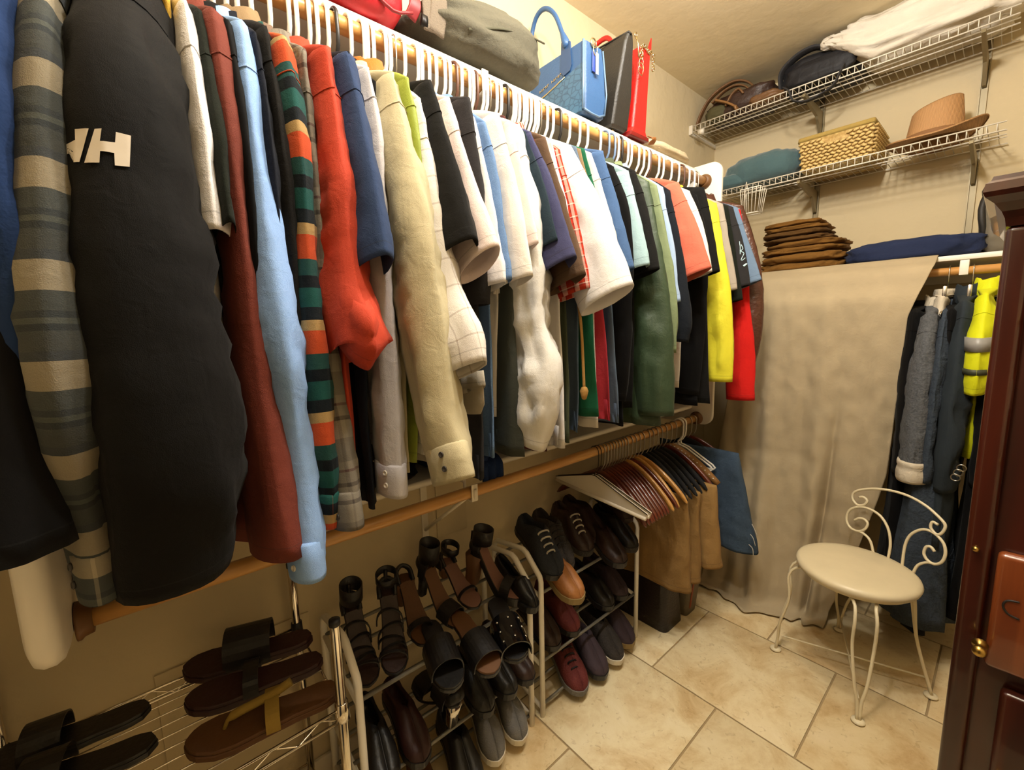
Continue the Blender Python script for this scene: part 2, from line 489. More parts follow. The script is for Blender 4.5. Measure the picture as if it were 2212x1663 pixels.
# ------------------------------------------------------------------ hangers
M_hang = plain('white_hanger_plastic', '#eee9e0', .35, var=.02)
M_hangb = plain('black_hanger_plastic', '#1c1a1a', .4, var=.05)
M_wire = plain('hanger_wire_metal', '#b9b4ab', .28, 1, var=.03)
M_hangbr = plain('brown_hanger_plastic', '#5a3a2c', .4)
M_hangbl = plain('blue_hanger_plastic', '#6f86a8', .4)

def hanger_path(zr, hook_r=.0235, half=.205, drop=.19):
    pts = []
    for k in range(190, -1, -15):
        a = math.radians(k); pts.append((hook_r * math.cos(a), hook_r * math.sin(a)))
    pts += [(hook_r, -.03), (hook_r * .9, -.055), (hook_r * .4, -.075), (0, -.085), (0, -.10)]
    return pts

def hanger_mesh(name, r, half=.165, mat=None):
    hook = [(x, 0, z) for x, z in hanger_path(0)]
    fr = [(0, 0, -.10), (.04, 0, -.112), (half * .55, 0, -.142), (half - .012, 0, -.178), (half, 0, -.190), (half - .008, 0, -.199), (half - .03, 0, -.2),
          (0, 0, -.2), (-half + .03, 0, -.2), (-half + .008, 0, -.199), (-half, 0, -.190), (-half + .012, 0, -.178), (-half * .55, 0, -.142), (-.04, 0, -.112)]
    V, F = merge([tube_data(hook, r, 8), tube_data(fr, r, 8, closed=True)])
    me = bpy.data.meshes.new(name); me.from_pydata(V.tolist(), [], F)
    me.polygons.foreach_set('use_smooth', [True] * len(me.polygons)); me.materials.append(mat)
    return me
HM = {'white': hanger_mesh('white_hanger', .0046, mat=M_hang), 'black': hanger_mesh('black_hanger', .0042, mat=M_hangb),
      'wire': hanger_mesh('wire_hanger', .0017, mat=M_wire), 'brown': hanger_mesh('brown_hanger', .004, mat=M_hangbr), 'blue': hanger_mesh('blue_hanger', .004, mat=M_hangbl)}
HL = {'white': 'white plastic tube hanger hooked over the upper wooden rod', 'black': 'black plastic hanger hooked over the upper wooden rod among white ones',
      'wire': 'thin bare wire hanger hooked over the upper wooden rod', 'brown': 'brown plastic hanger hooked over the upper wooden rod', 'blue': 'blue-grey plastic hanger hooked over the upper wooden rod'}
def hanger(kind, y):
    o = bpy.data.objects.new(kind + '_hanger', HM[kind]); COL.objects.link(o)
    o.location = (RX, y, RZU); o.rotation_euler[2] = rng.uniform(-.06, .06)
    tagp(o, HL[kind], 'hanger', kind + ' hangers on the upper rod')
    return o

# ------------------------------------------------------------------ garments
def sleeve_data(contour, a, b, y, seed, wr=.004, n=36, m=26, hollow=True, inner_flip=1, yy=None, fold=.0, boxy=False):
    """tube of cloth; contour = outer edge (x, z) from shoulder to cuff; a in-plane half width, b half thickness along the rod"""
    O = catmull(contour, n); A = interp(a, n); B = interp(b, n)
    T = np.gradient(O, axis=0); T /= np.linalg.norm(T, axis=1)[:, None]
    NI = np.stack([T[:, 1], -T[:, 0]], 1) * inner_flip
    C = O + A[:, None] * NI
    YY = np.full(n, y) if yy is None else interp(yy, n)
    s = np.r_[0, np.cumsum(np.linalg.norm(np.diff(O, axis=0), axis=1))]; L = s[-1]
    ang = np.linspace(0, 2 * np.pi, m, endpoint=False)
    rings = []; vs_ = []
    # dome over the shoulder
    for f, d in ((.45, -.022), (.8, -.012)):
        c = C[0] + T[0] * d
        rings.append([(c[0] - NI[0][0] * math.cos(t) * A[0] * f, YY[0] + math.sin(t) * B[0] * f, c[1] - NI[0][1] * math.cos(t) * A[0] * f) for t in ang]); vs_.append(L - d)
    for i in range(n):
        r = []
        end = min(1, (n - 1 - i) / 4) * .8 + .2
        for t in ang:
            ct, st = math.cos(t), math.sin(t)
            w1 = nz(ct * 1.6 + seed, st * 1.6 + seed * 2.3, s[i] * 9)
            w2 = nz(ct * 2.2 + seed * 1.7, st * 2.2, s[i] * 26 + seed)
            w3 = nz(ct * 3.0 + seed * .7, st * 3.0 + 5, s[i] * 3)
            rg = 1 - 2 * abs(nz(ct * 1.1 + seed * .3 + s[i] * 2.5, st * 1.1 + 9, s[i] * 8 + seed))
            d = wr * (1.3 * w1 + .9 * w2 + 1.5 * w3 + 1.1 * rg) * end + fold * math.sin(3 * t + seed) * end
            if L > .5:      # creases bunch at the elbow and gather above the cuff of long sleeves
                q = s[i] / L
                d += wr * .9 * math.exp(-((q - .52) / .13) ** 2) * (abs(math.sin(s[i] * 62 + 1.7 * ct + seed)) - .5) * (.4 + .6 * abs(st))
                d += wr * .6 * math.exp(-((q - .86) / .07) ** 2) * math.sin(7 * t + seed)
            cc, ss = (math.copysign(abs(ct) ** .72, ct), math.copysign(abs(st) ** .72, st)) if boxy else (ct, math.copysign(abs(st) ** 1.22, st))
            px = C[i][0] - NI[i][0] * cc * (A[i] + d * .22)
            pz = C[i][1] - NI[i][1] * cc * (A[i] + d * .22)
            py = YY[i] + ss * (B[i] + d * 1.2) + .35 * d
            r.append((px, py, pz))
        rings.append(r); vs_.append(L - s[i])
    if hollow:
        last = np.array(rings[-1]); c = last.mean(0); t3 = np.array([T[-1][0], 0, T[-1][1]])
        for f, d in ((.95, 0.0), (.90, -.02), (.82, -.07), (.5, -.09)):
            rings.append(c + (last - c) * f + t3 * d); vs_.append(.05 + abs(d))
    per = 2 * math.pi * math.sqrt((A.mean() ** 2 + B.mean() ** 2) / 2)
    return loft(rings, us=np.linspace(0, per, m + 1), vs_=vs_)

def body_data(y, tip, hem_z, hem_x, b, seed, ztop=1.925, neck=.062, xin=None, yh=None, fold=.007, m=44, n=34, bh=None, rear=None):
    """front, back and shoulders of a garment on its hanger, seen along the rod as a thin hanging sheet"""
    zt = ztop; xt, ztip = tip
    zs = np.r_[np.linspace(zt, ztip, 8), np.linspace(ztip - .02, hem_z, n - 8)]
    rear_half = min(xt - RX, .235) if rear is None else rear
    rings = []; vs_ = []
    ang = np.linspace(0, 2 * np.pi, m, endpoint=False)
    bh = b if bh is None else bh
    yh = y if yh is None else yh
    for i, z in enumerate(zs):
        if z >= ztip:
            f = (zt - z) / (zt - ztip + 1e-9); g = f ** .62
            xo = RX + neck + (xt - RX - neck) * g; xi = RX - neck - (rear_half - neck) * g
            bb = .035 + (b - .035) * f; q = 0; yc = y
        else:
            q = (ztip - z) / (ztip - hem_z)
            xo = xt + (hem_x - xt) * q - .015 * math.sin(math.pi * min(1, q * 3)) * (q < .34); xi = RX - rear_half + .01 * math.sin(q * 3)
            bb = b + (bh - b) * q; yc = y + (yh - y) * q
        cx, h = (xo + xi) / 2, (xo - xi) / 2
        r = []
        for t in ang:
            ct, st = math.cos(t), math.sin(t)
            sx = math.copysign(abs(ct) ** .75, ct); sy = math.copysign(abs(st) ** .8, st)
            x = cx + h * sx
            fy = fold * q * math.sin(x * 55 + seed * 3 + 1.5 * math.sin(z * 4 + seed)) + .5 * fold * q * math.sin(x * 121 + seed)
            w = nz(x * 7 + seed, st * .7, z * 5 + seed) * .006 + nz(x * 16, st + seed, z * 11) * .003
            r.append((x + nz(seed, z * 3, st) * .006 * q, yc + bb * sy + fy + w * (.4 + .6 * q), z + .006 * nz(x * 9, seed, 1) * (q > .98)))
        rings.append(r); vs_.append(z - hem_z)
    last = np.array(rings[-1]); c = last.mean(0)
    for f, d in ((.98, 0), (.965, .02), (.95, .06)):
        rings.append(c + (last - c) * np.array([f, f * .85, 1]) + np.array([0, 0, d])); vs_.append(.05 + d)
    return loft(rings, us=np.linspace(0, .95, m + 1), vs_=vs_)

def tee_collar(t, y, mat, z=1.925, rx=.062, ry=.032, h=.022):
    a = np.linspace(0, 2 * np.pi, 28, endpoint=False)
    rings = []
    for k, (s, dz) in enumerate(((1.12, -.012), (1.06, h * .6), (1.0, h), (.93, h * .95), (.9, 0))):
        rings.append(np.stack([RX + rx * s * np.cos(a), y + ry * s * np.sin(a), z + dz - .010 * np.cos(2 * a) * 0 + 0 * a], 1))
    V, F, uv = loft(rings, us=np.linspace(.1, .5, 29), vs_=[.06, .07, .08, .09, .1])
    return raw('collar', V, F, mat, t, uv=uv)

def shirt_collar(t, y, mat, z=1.925, rx=.064, ry=.034):
    """stand with the leaf folded down around it"""
    a = np.linspace(0, 2 * np.pi, 36, endpoint=False)
    rings = []
    for s, dz in ((.95, -.02), (.95, .030), (1.0, .042), (1.10, .038), (1.30, .004), (1.42, -.024), (1.36, -.026), (1.08, .022)):
        dip = np.where(np.cos(a) > .86, -.006, 0)
        rings.append(np.stack([RX + rx * s * np.cos(a), y + ry * s * np.sin(a), z + dz + .004 * np.sin(3 * a) + dip], 1))
    V, F, uv = loft(rings, us=np.linspace(.05, .55, 37), vs_=[.06, .07, .08, .09, .1, .11, .12, .13])
    return raw('collar', V, F, mat, t, uv=uv)

M_btn = plain('shirt_button', '#3d3833', .35)
M_btnw = plain('pale_shirt_button', '#d9d2c4', .3)
def button(parent, c, nrm, mat, r=.0055):
    nrm = np.array(nrm, float); nrm /= np.linalg.norm(nrm)
    ref = np.array([0, 0, 1.]) if abs(nrm[2]) < .9 else np.array([1., 0, 0])
    u = np.cross(nrm, ref); u /= np.linalg.norm(u); v = np.cross(nrm, u)
    a = np.linspace(0, 2 * np.pi, 14, endpoint=False); c = np.array(c)
    rings = [c + nrm * d + r * s * (np.cos(a)[:, None] * u + np.sin(a)[:, None] * v) for s, d in ((.7, -.001), (1, 0), (1, .0016), (.8, .0024), (.7, .0017))]
    V, F, _ = loft(rings); return raw('button', V, F, mat, parent)

def cuff(t, contour, a, b, y, mat, seed, L=.065, btn=None, flip=1, yy=None):
    """buttoned band round the sleeve end"""
    O = catmull(contour, 40); s = np.r_[0, np.cumsum(np.linalg.norm(np.diff(O, axis=0), axis=1))]
    T = O[-1] - O[-4]; T /= np.linalg.norm(T); NI = np.array([T[1], -T[0]]) * flip
    a1, b1 = (np.atleast_1d(a)[-1]) + .003, (np.atleast_1d(b)[-1]) + .003
    y = y if yy is None else yy
    C = O[-1] + (a1 - .003) * NI
    ang = np.linspace(0, 2 * np.pi, 26, endpoint=False); rings = []; vs_ = []
    for d, f in ((-L, .93), (-L + .004, 1.02), (-L * .5, 1.03), (-.004, 1.02), (.004, 1.0), (.004, .93), (-.03, .9)):
        rings.append([(C[0] + T[0] * d - NI[0] * math.cos(q) * a1 * f, y + math.sin(q) * b1 * f + .001 * nz(q * 2, d * 40, seed), C[1] + T[1] * d - NI[1] * math.cos(q) * a1 * f) for q in ang]); vs_.append(.03 - d if d < 0 else .03)
    V, F, uv = loft(rings, us=np.linspace(0, .2, 27), vs_=vs_)
    o = raw('cuff', V, F, mat, t, uv=uv)
    if btn is not None:
        q = math.radians(-62)
        for dd in (-L * .35, -L * .75):
            c = (C[0] + T[0] * dd - NI[0] * math.cos(q) * a1 * 1.03, y + math.sin(q) * b1 * 1.05, C[1] + T[1] * dd - NI[1] * math.cos(q) * a1 * 1.03)
            button(o, c, (math.cos(q) * .6, math.sin(q), .1), btn)
    return o

GN = [0]
def garment(name, label, y, mat, tip, contour=None, a=(.085, .06), b=(.026, .022), hem=(1.17, -.80), bt=.016, bh=None, collar='tee', cuffs=None, hang='white', wr=.005,
            cat='shirt', yh=None, yy=None, fold=.007, ztop=1.925, body_mat=None, rear_sleeve=True, neck=.062, collar_mat=None, group=None, hy=None, n=36, sfold=0.0012, boxy=False):
    GN[0] += 1; seed = GN[0] * 3.37
    t = thing(name, label, cat, (RX, y, hem[0]), group)
    V, F, uv = body_data(y, tip, hem[0], hem[1], bt, seed, ztop=ztop, neck=neck, yh=yh, fold=fold, bh=bh)
    raw('body', V, F, body_mat or mat, t, uv=uv)
    if contour is not None:
        C = [tip] + list(contour)
        V, F, uv = sleeve_data(C, a, b, y, seed, wr, n=n, yy=yy, fold=sfold, boxy=boxy)
        raw('sleeve', V, F, mat, t, uv=uv)
        ii = 2 + max(3, int(n * .075 / max(.2, C[0][1] - C[-1][1])))          # stitched seam where sleeve meets shoulder
        sv = np.array(V)[ii * 26:(ii + 1) * 26]; sc_ = sv.mean(0)
        tube('armhole_seam', sc_ + (sv - sc_) * np.array([1.004, 1.01, 1.004]), .0013, mat, t, 5, closed=True)
        if cuffs is not None:
            cuff(t, C, a, b, y, mat, seed, btn=cuffs, yy=None if yy is None else np.atleast_1d(yy)[-1])
        if rear_sleeve:
            # the sleeve on the wall side hangs straighter, kept off the wall
            zt_, ze = tip[1], C[-1][1]
            Cr = [(RX - (tip[0] - RX), zt_), (-1.262, zt_ - .12), (-1.272, (zt_ + ze) / 2), (-1.268, ze)]
            V, F, uv = sleeve_data(Cr, np.array(a) * .9, np.array(b) * .8, y, seed + 1, wr, n=16, m=14, inner_flip=-1)
            raw('sleeve', V, F, mat, t, uv=uv)
    if collar == 'tee': tee_collar(t, y, collar_mat or mat, ztop)
    elif collar == 'shirt': shirt_collar(t, y, collar_mat or mat, ztop)
    if hang: hanger(hang, y if hy is None else hy)
    return t

# ------------------------------------------------------------------ cloth materials
GP = [(0, '#4c4e4b'), (.20, '#3a3e3f'), (.27, '#585b55'), (.33, '#3f4344'), (.40, '#4d504d'), (.60, '#a3977f'), (.90, '#45484a')]
F_gplaid = fabric('grey_flannel', '#555', bands=GP, period=.112, ubands=[(0, '#2e3234'), (.5, '#a89c86'), (.72, '#3f4445')], uperiod=.13, umix=.3)
OP = [(0, '#d0542b'), (.25, '#bd9c66'), (.36, '#171d22'), (.50, '#1f5650'), (.70, '#12171b'), (.83, '#26504c')]
F_oplaid = fabric('orange_teal_flannel', '#a44', bands=OP, period=.157, ubands=[(0, '#12181d'), (.42, '#c8623a'), (.75, '#24312f')], uperiod=.14, umix=.25)
F_tplaid = fabric('taupe_plaid', '#7a7063', bands=[(0, '#6e675c'), (.35, '#8a8274'), (.62, '#4b443e'), (.68, '#7f776a'), (.84, '#5b3f3c'), (.88, '#857c6e')], period=.12, ubands=[(0, '#6e675c'), (.8, '#3f3a35')], uperiod=.07, umix=.4)
F_win = fabric('white_windowpane_check', '#d8cfc2', bands=[(0, '#ded8d2'), (.93, '#a1938a')], period=.055, ubands=[(0, '#ded8d2'), (.94, '#a1938a')], uperiod=.05, umix=.5)
F_rplaid = fabric('red_check', '#b33', bands=[(0, '#b4331f'), (.3, '#7d2016'), (.42, '#d8b9a8'), (.5, '#b4331f'), (.8, '#8f2a1b')], period=.034, ubands=[(0, '#b9371f'), (.5, '#74201a'), (.62, '#e0c9ba')], uperiod=.032, umix=.45)
F_mplaid = fabric('maroon_check', '#622', bands=[(0, '#5a2723'), (.45, '#3c1d1d'), (.6, '#7a4a40')], period=.06, ubands=[(0, '#552421'), (.5, '#2f1a1b')], uperiod=.05, umix=.4)
def fb(n, c, **k): return fabric(n, c, **k)
F = dict(
 royal=fb('royal_blue_fleece', '#20355e', weave=300), black=fb('black_cotton', '#0b0a0b', bump=.15), jacket=fb('black_softshell', '#0d0c0c', bump=.3, weave=900, rough=.8),
 white=fb('white_cotton', '#e9e5e4'), cream=fb('cream_cotton', '#eae2d8'), yellow_pale=fb('mustard_cotton', '#c09a3c'), dgreen=fb('dark_green_cotton', '#171b13'),
 maroon=fb('maroon_cotton', '#70352a', rough=.8), ltblue=fb('light_blue_oxford', '#7ba4e0', kind='heather', col2='#a9c6f2', weave=900), navyd=fb('dark_navy_cotton', '#141823'),
 blackc=fb('black_canvas', '#141210'), tan=fb('tan_corduroy', '#8a7355'), red=fb('brick_red_cotton', '#b8412b', rough=.75), navy=fb('slate_navy_pique', '#2f3f60'),
 greywhite=fb('pale_grey_shirting', '#cfcbce'), khaki=fb('khaki_twill', '#bcb190', weave=800), lime=fb('lime_nylon', '#8d9a3a', rough=.5), orange=fb('orange_nylon', '#d06a2a', rough=.5),
 pink=fb('pale_pink_cotton', '#e9d6d0'), char=fb('charcoal_knit', '#2c2a2b'), denim=fb('blue_chambray', '#4a6a98', kind='denim', col2='#7f9cc4'), grey=fb('warm_grey_cotton', '#a39a8a'),
 dgrey=fb('dark_grey_green_cotton', '#43463f'), purple=fb('purple_navy_cotton', '#3f4060'), dteal=fb('dark_teal_cotton', '#22303a'), brown=fb('brown_cotton', '#5a4534'),
 green=fb('kelly_green_cotton', '#1c5c40'), blue=fb('slate_blue_cotton', '#46618a'), teal=fb('pale_teal_heather', '#a9c2c6', kind='heather', col2='#8fb0b8'), blackt=fb('black_jersey', '#131211'),
 olive=fb('olive_cotton', '#4b5240'), sage=fb('sage_nylon', '#7d8a66', rough=.6), dkgreen=fb('dark_green_nylon', '#34452f', rough=.45, spec=.4), ltblue2=fb('powder_blue_cotton', '#a3b9d8'),
 ink=fb('ink_blue_cotton', '#171b22'), salmon=fb('salmon_cotton', '#cf6a55'), yellow=fb('bright_yellow_nylon', '#e3d838', rough=.6), beige=fb('grey_beige_cotton', '#a99e90'),
 bluegrey=fb('blue_grey_cotton', '#6d829c'), scarlet=fb('scarlet_fleece', '#d4211c'), leather=plain('brown_leather', '#4e2b1e', .38, var=.25, scale=9, bump=.35, bscale=70, coat=.15),
 redstripe=fb('navy_red_stripe', '#b03038', bands=[(0, '#b23440')], period=.2), blouse=fb('white_satin', '#e8e5e0', rough=.45, spec=.5), lsage=fb('light_sage_cotton', '#b9bda0'),
 bgrey=fb('steel_blue_cotton', '#5b6b80'), offwhite=fb('off_white_linen', '#e0d9cf'), tanrope=fb('tan_cord', '#b98f52'))

TIP = (-.80, 1.865)
TEE = lambda dx=0, dz=0: [(-.735 + dx * .5, 1.715 + dz * .5), (-.672 + dx, 1.555 + dz)]
LONG = lambda dx=0, ez=1.08: [(-.745 + dx * .5, 1.70), (-.725 + dx, 1.45), (-.735 + dx, 1.25), (-.745 + dx, ez)]

# --- left end of the rod, close to the camera
garment('fleece_jacket', 'royal blue fleece jacket at the far left end of the upper rod', -.095, F['royal'], (-.79, 1.87), [(-.73, 1.72), (-.72, 1.45), (-.76, 1.22)], (.08, .06), (.036, .034), (1.15, -.70), .026, body_mat=F['black'], yh=-.125, cat='jacket', hang='white', bh=.05, wr=.006)
garment('flannel_shirt', 'grey plaid flannel shirt between the blue fleece and the black jacket', -.052, F_gplaid, (-.80, 1.87), [(-.735, 1.72), (-.70, 1.46), (-.70, 1.30), (-.74, 1.16), (-.75, 1.055)], (.085, .07, .06, .05), (.024, .032, .036, .03, .024), (1.15, -.82), .02, collar='shirt', cuffs=M_btn, wr=.004, body_mat=F['black'], yy=(-.035, -.052, -.070, -.075, -.07))
jk = garment('softshell_jacket', 'bulky black jacket with white letter logo on its sleeve', .028, F['jacket'], (-.795, 1.885), [(-.715, 1.73), (-.695, 1.58), (-.68, 1.38), (-.68, 1.22), (-.715, 1.09), (-.725, 1.04)], (.10, .105, .105, .105, .10), (.048, .056, .068, .076, .072), (1.06, -.74), .045, bh=.06, collar='shirt', wr=.006, cat='jacket', yy=(.035, .018, .016, .022, .006), fold=.012, n=48, sfold=.005, boxy=True)
garment('mustard_shirt', 'mustard yellow shirt edge showing beside the black jacket', .082, F['yellow_pale'], (-.80, 1.875), None, hem=(1.2, -.86), bt=.011)
garment('white_tee', 'white short-sleeved tee next to the black jacket', .102, F['white'], (-.80, 1.865), [(-.755, 1.72), (-.742, 1.545)], (.08, .065), (.014, .022), (1.18, -.86), .01, wr=.0045)
garment('dark_green_shirt', 'very dark green shirt between the white tee and the maroon shirt', .118, F['dgreen'], (-.81, 1.865), TEE(-.06, .0), (.07, .06), (.010, .012), (1.15, -.85), .009, hang='black')
garment('maroon_shirt', 'maroon long-sleeved shirt with a wide dropped hem', .136, F['maroon'], (-.80, 1.868), [(-.765, 1.70), (-.765, 1.45), (-.745, 1.20), (-.73, 1.03)], (.075, .07, .08, .095), (.022, .022, .026, .044), (1.03, -.80), .011, bh=.03, collar='shirt', wr=.004, yy=(.136, .136, .14, .155), fold=.01)
garment('black_shirt', 'black shirt squeezed between the maroon and the light blue shirts', .153, F['black'], (-.805, 1.862), LONG(-.045, 1.16), (.07, .05), (.010, .012), (1.08, -.85), .009, collar='shirt', hang='black')
garment('oxford_shirt', 'light blue long-sleeved oxford shirt reaching below the shelf', .170, F['ltblue'], (-.803, 1.868), [(-.775, 1.72), (-.755, 1.52), (-.74, 1.36), (-.755, 1.22), (-.735, 1.05), (-.73, .985)], (.085, .075, .07, .06, .048), (.022, .028, .032, .026, .025), (1.12, -.86), .011, collar='shirt', cuffs=M_btnw, wr=.0042, n=48, sfold=.002, yy=(.170, .170, .170, .178, .19, .185))
garment('navy_shirt', 'dark navy shirt behind the light blue oxford', .190, F['navyd'], (-.81, 1.862), LONG(-.055, 1.1), (.07, .05), (.010, .014), (1.06, -.86), .01, collar='shirt')
garment('canvas_jacket', 'black canvas jacket with a tan corduroy collar', .208, F['blackc'], (-.825, 1.885), LONG(-.06, 1.15), (.08, .06), (.014, .02), (1.10, -.86), .012, collar='shirt', collar_mat=F['tan'], cat='jacket', ztop=1.94)
garment('plaid_flannel_shirt', 'orange and teal plaid flannel shirt with buttoned cuff', .231, F_oplaid, (-.808, 1.872), [(-.765, 1.71), (-.772, 1.52), (-.765, 1.34), (-.75, 1.18), (-.77, 1.05)], (.08, .075, .065, .055, .045), (.022, .024, .026, .026, .022), (1.08, -.84), .014, collar='shirt', cuffs=M_btn, wr=.004, n=40)
garment('taupe_plaid_shirt', 'taupe and brown plaid shirt with dark cuff buttons', .262, F_tplaid, (-.815, 1.868), [(-.80, 1.62), (-.79, 1.33), (-.755, 1.17), (-.735, 1.05)], (.075, .065, .055, .05), (.013, .016, .022, .022), (1.08, -.86), .011, collar='shirt', cuffs=M_btn, wr=.004)
garment('red_shirt', 'brick red shirt with its sleeve rolled into a bulge', .295, F['red'], (-.803, 1.878), [(-.76, 1.66), (-.748, 1.52), (-.715, 1.44), (-.69, 1.375), (-.72, 1.33)], (.085, .07, .075, .095, .075), (.018, .024, .030, .040, .026), (1.03, -.815), .013, collar='shirt', wr=.008, n=50, sfold=.002)
garment('navy_polo', 'slate navy polo shirt between the red and the khaki shirts', .335, F['navy'], (-.805, 1.885), [(-.755, 1.723), (-.699, 1.525)], (.085, .078), (.024, .030), (1.03, -.83), .014, collar='shirt', wr=.0045, body_mat=F['navyd'])
garment('pale_grey_shirt', 'pale grey long-sleeved dress shirt with a narrow buttoned cuff', .372, F['greywhite'], (-.812, 1.875), [(-.785, 1.74), (-.775, 1.41), (-.775, 1.25), (-.775, 1.065)], (.08, .065, .055, .05), (.015, .018, .022, .022), (1.15, -.86), .011, collar='shirt', cuffs=M_btnw, wr=.005)
garment('black_tank', 'black shirt hidden beside the pale grey dress shirt', .390, F['black'], (-.82, 1.86), None, hem=(1.1, -.84), bt=.010, collar='shirt', hang='black')
garment('khaki_shirt', 'khaki twill work shirt with a rounded buttoned cuff', .418, F['khaki'], (-.803, 1.878), [(-.757, 1.744), (-.70, 1.569), (-.665, 1.36), (-.645, 1.25), (-.605, 1.14)], (.085, .082, .075, .065, .056), (.022, .030, .036, .034, .028), (1.09, -.82), .014, collar='shirt', cuffs=M_btn, wr=.007, n=48, sfold=.006)
garment('lime_jacket', 'lime green and orange zip jacket peeking out behind the khaki shirt', .448, F['lime'], (-.805, 1.88), LONG(-.055, 1.2), (.07, .05), (.012, .014), (1.10, -.85), .012, collar='shirt', collar_mat=F['orange'], cat='jacket', ztop=1.94)
garment('windowpane_shirt', 'white windowpane check shirt with sleeve rolled up', .470, F_win, (-.803, 1.85), [(-.735, 1.60), (-.70, 1.48), (-.645, 1.40), (-.62, 1.34)], (.08, .07, .075, .075), (.017, .022, .032, .034), (1.12, -.83), .012, collar='shirt', wr=.008, n=42)
garment('black_tee', 'black cotton tee beside the white windowpane shirt', .498, F['blackt'], (-.805, 1.892), [(-.749, 1.76), (-.673, 1.565)], (.085, .075), (.020, .034), (1.2, -.85), .013, wr=.0045)
garment('grey_long_shirt', 'warm grey long shirt whose hem shows below the pink tee', .525, F['grey'], (-.82, 1.86), LONG(-.05, 1.3), (.07, .05), (.010, .014), (1.065, -.79), .012, hang='wire')
garment('pink_tee', 'pale pink cotton tee right of the black tee', .545, F['pink'], (-.815, 1.878), [(-.735, 1.70), (-.662, 1.555)], (.085, .07), (.018, .030), (1.16, -.85), .011, wr=.004)
garment('charcoal_knit', 'charcoal grey knit top right of the pale pink tee', .592, F['char'], (-.803, 1.887), [(-.767, 1.68), (-.757, 1.45)], (.085, .06), (.020, .024), (1.035, -.80), .015, wr=.004, cat='sweater')
garment('white_ribbed_tee', 'white tee sleeve hanging just behind the blue chambray', .612, F['white'], (-.82, 1.86), TEE(-.05, -.06), (.07, .06), (.010, .02), (1.2, -.86), .01)
garment('chambray_shirt', 'blue chambray shirt among white tees', .632, F['denim'], (-.803, 1.85), [(-.772, 1.753), (-.726, 1.502)], (.08, .06), (.016, .020), (1.085, -.80), .012, collar='shirt', hang='white')
garment('cream_tee', 'cream tee whose sleeve hangs over the white blouse', .672, F['cream'], (-.803, 1.878), [(-.748, 1.711), (-.70, 1.51)], (.085, .07), (.020, .024), (1.17, -.85), .012, wr=.004)
garment('dark_grey_dress', 'dark grey-green long top hanging low beside the white blouse', .692, F['dgrey'], (-.815, 1.862), None, hem=(1.075, -.765), bt=.013, hang='brown')
garment('blush_tee', 'faint pink tee between two white tees', .708, F['pink'], (-.803, 1.872), TEE(-.045, .03), (.08, .06), (.010, .012), (1.18, -.85), .009)
garment('satin_blouse', 'white satin blouse with a crumpled long sleeve', .732, F['blouse'], (-.800, 1.868), [(-.752, 1.70), (-.735, 1.55), (-.725, 1.40), (-.70, 1.30), (-.705, 1.20), (-.735, 1.09)], (.08, .07, .065, .070, .065, .05), (.012, .018, .026, .034, .034, .028), (1.06, -.82), .011, wr=.013, cat='blouse', n=54, sfold=.004)
garment('dark_teal_tee', 'dark teal tee edge just left of the purple navy tee', .757, F['dteal'], (-.803, 1.86), TEE(-.03, .04), (.08, .07), (.010, .014), (1.1, -.85), .01, hang='brown')
garment('purple_navy_tee', 'purple navy tee with a wide open sleeve', .778, F['purple'], (-.808, 1.867), [(-.735, 1.724), (-.665, 1.555)], (.088, .085), (.018, .032), (1.13, -.85), .012, wr=.0045)
garment('maroon_check_shirt', 'maroon check shirt whose hem shows beneath the purple navy tee', .802, F_mplaid, (-.82, 1.86), None, hem=(1.06, -.80), bt=.013, collar='shirt', hang='wire')
garment('brown_tee', 'brown cotton tee left of the red check shirt', .825, F['brown'], (-.808, 1.868), [(-.744, 1.704), (-.676, 1.52)], (.085, .065), (.018, .024), (1.09, -.80), .012, wr=.0045)
garment('white_long_tee', 'white long tee whose hem hangs beside the olive blouse', .845, F['white'], (-.803, 1.865), TEE(-.05, .02), (.08, .06), (.011, .014), (1.07, -.76), .012, hang='wire')
garment('red_check_shirt', 'red and white check short-sleeved shirt', .866, F_rplaid, (-.797, 1.845), [(-.742, 1.677), (-.694, 1.49)], (.08, .065), (.014, .022), (1.2, -.84), .011, collar='shirt', hang='black')
ob = garment('olive_blouse', 'olive blouse whose hem hangs below the big white tee', .885, F['olive'], (-.82, 1.86), None, hem=(1.075, -.775), bt=.012)
garment('big_white_tee', 'large white tee with the widest open sleeve on the rod', .908, F['white'], (-.797, 1.864), [(-.687, 1.682), (-.600, 1.492)], (.085, .085), (.020, .044), (1.2, -.84), .012, wr=.0045)
garment('dull_blue_tee', 'dull blue tee edge left of the kelly green top', .938, F['bgrey'], (-.803, 1.87), TEE(-.045, .05), (.08, .06), (.010, .012), (1.09, -.79), .010)
garment('tan_tee', 'tan tee edge between the dull blue and the green tops', .954, F['tan'], (-.803, 1.868), TEE(-.05, .03), (.08, .06), (.008, .010), (1.2, -.82), .008)
garment('green_top', 'kelly green top with its straight hem showing', .972, F['green'], (-.802, 1.872), TEE(-.04, .03), (.08, .06), (.011, .014), (1.135, -.755), .012)
garment('mint_white_tee', 'off-white tee right of the kelly green top', .998, F['offwhite'], (-.798, 1.866), TEE(-.025, .02), (.08, .06), (.013, .018), (1.10, -.77), .011, hang='wire')
garment('striped_dress', 'navy and red striped top hanging low', 1.022, F['redstripe'], (-.82, 1.862), None, hem=(1.12, -.745), bt=.013, body_mat=F['redstripe'])
garment('slate_blue_tee', 'slate blue tee right of the off-white tee', 1.048, F['blue'], (-.797, 1.883), [(-.739, 1.714), (-.690, 1.55)], (.085, .06), (.022, .026), (1.15, -.80), .014, wr=.0045)
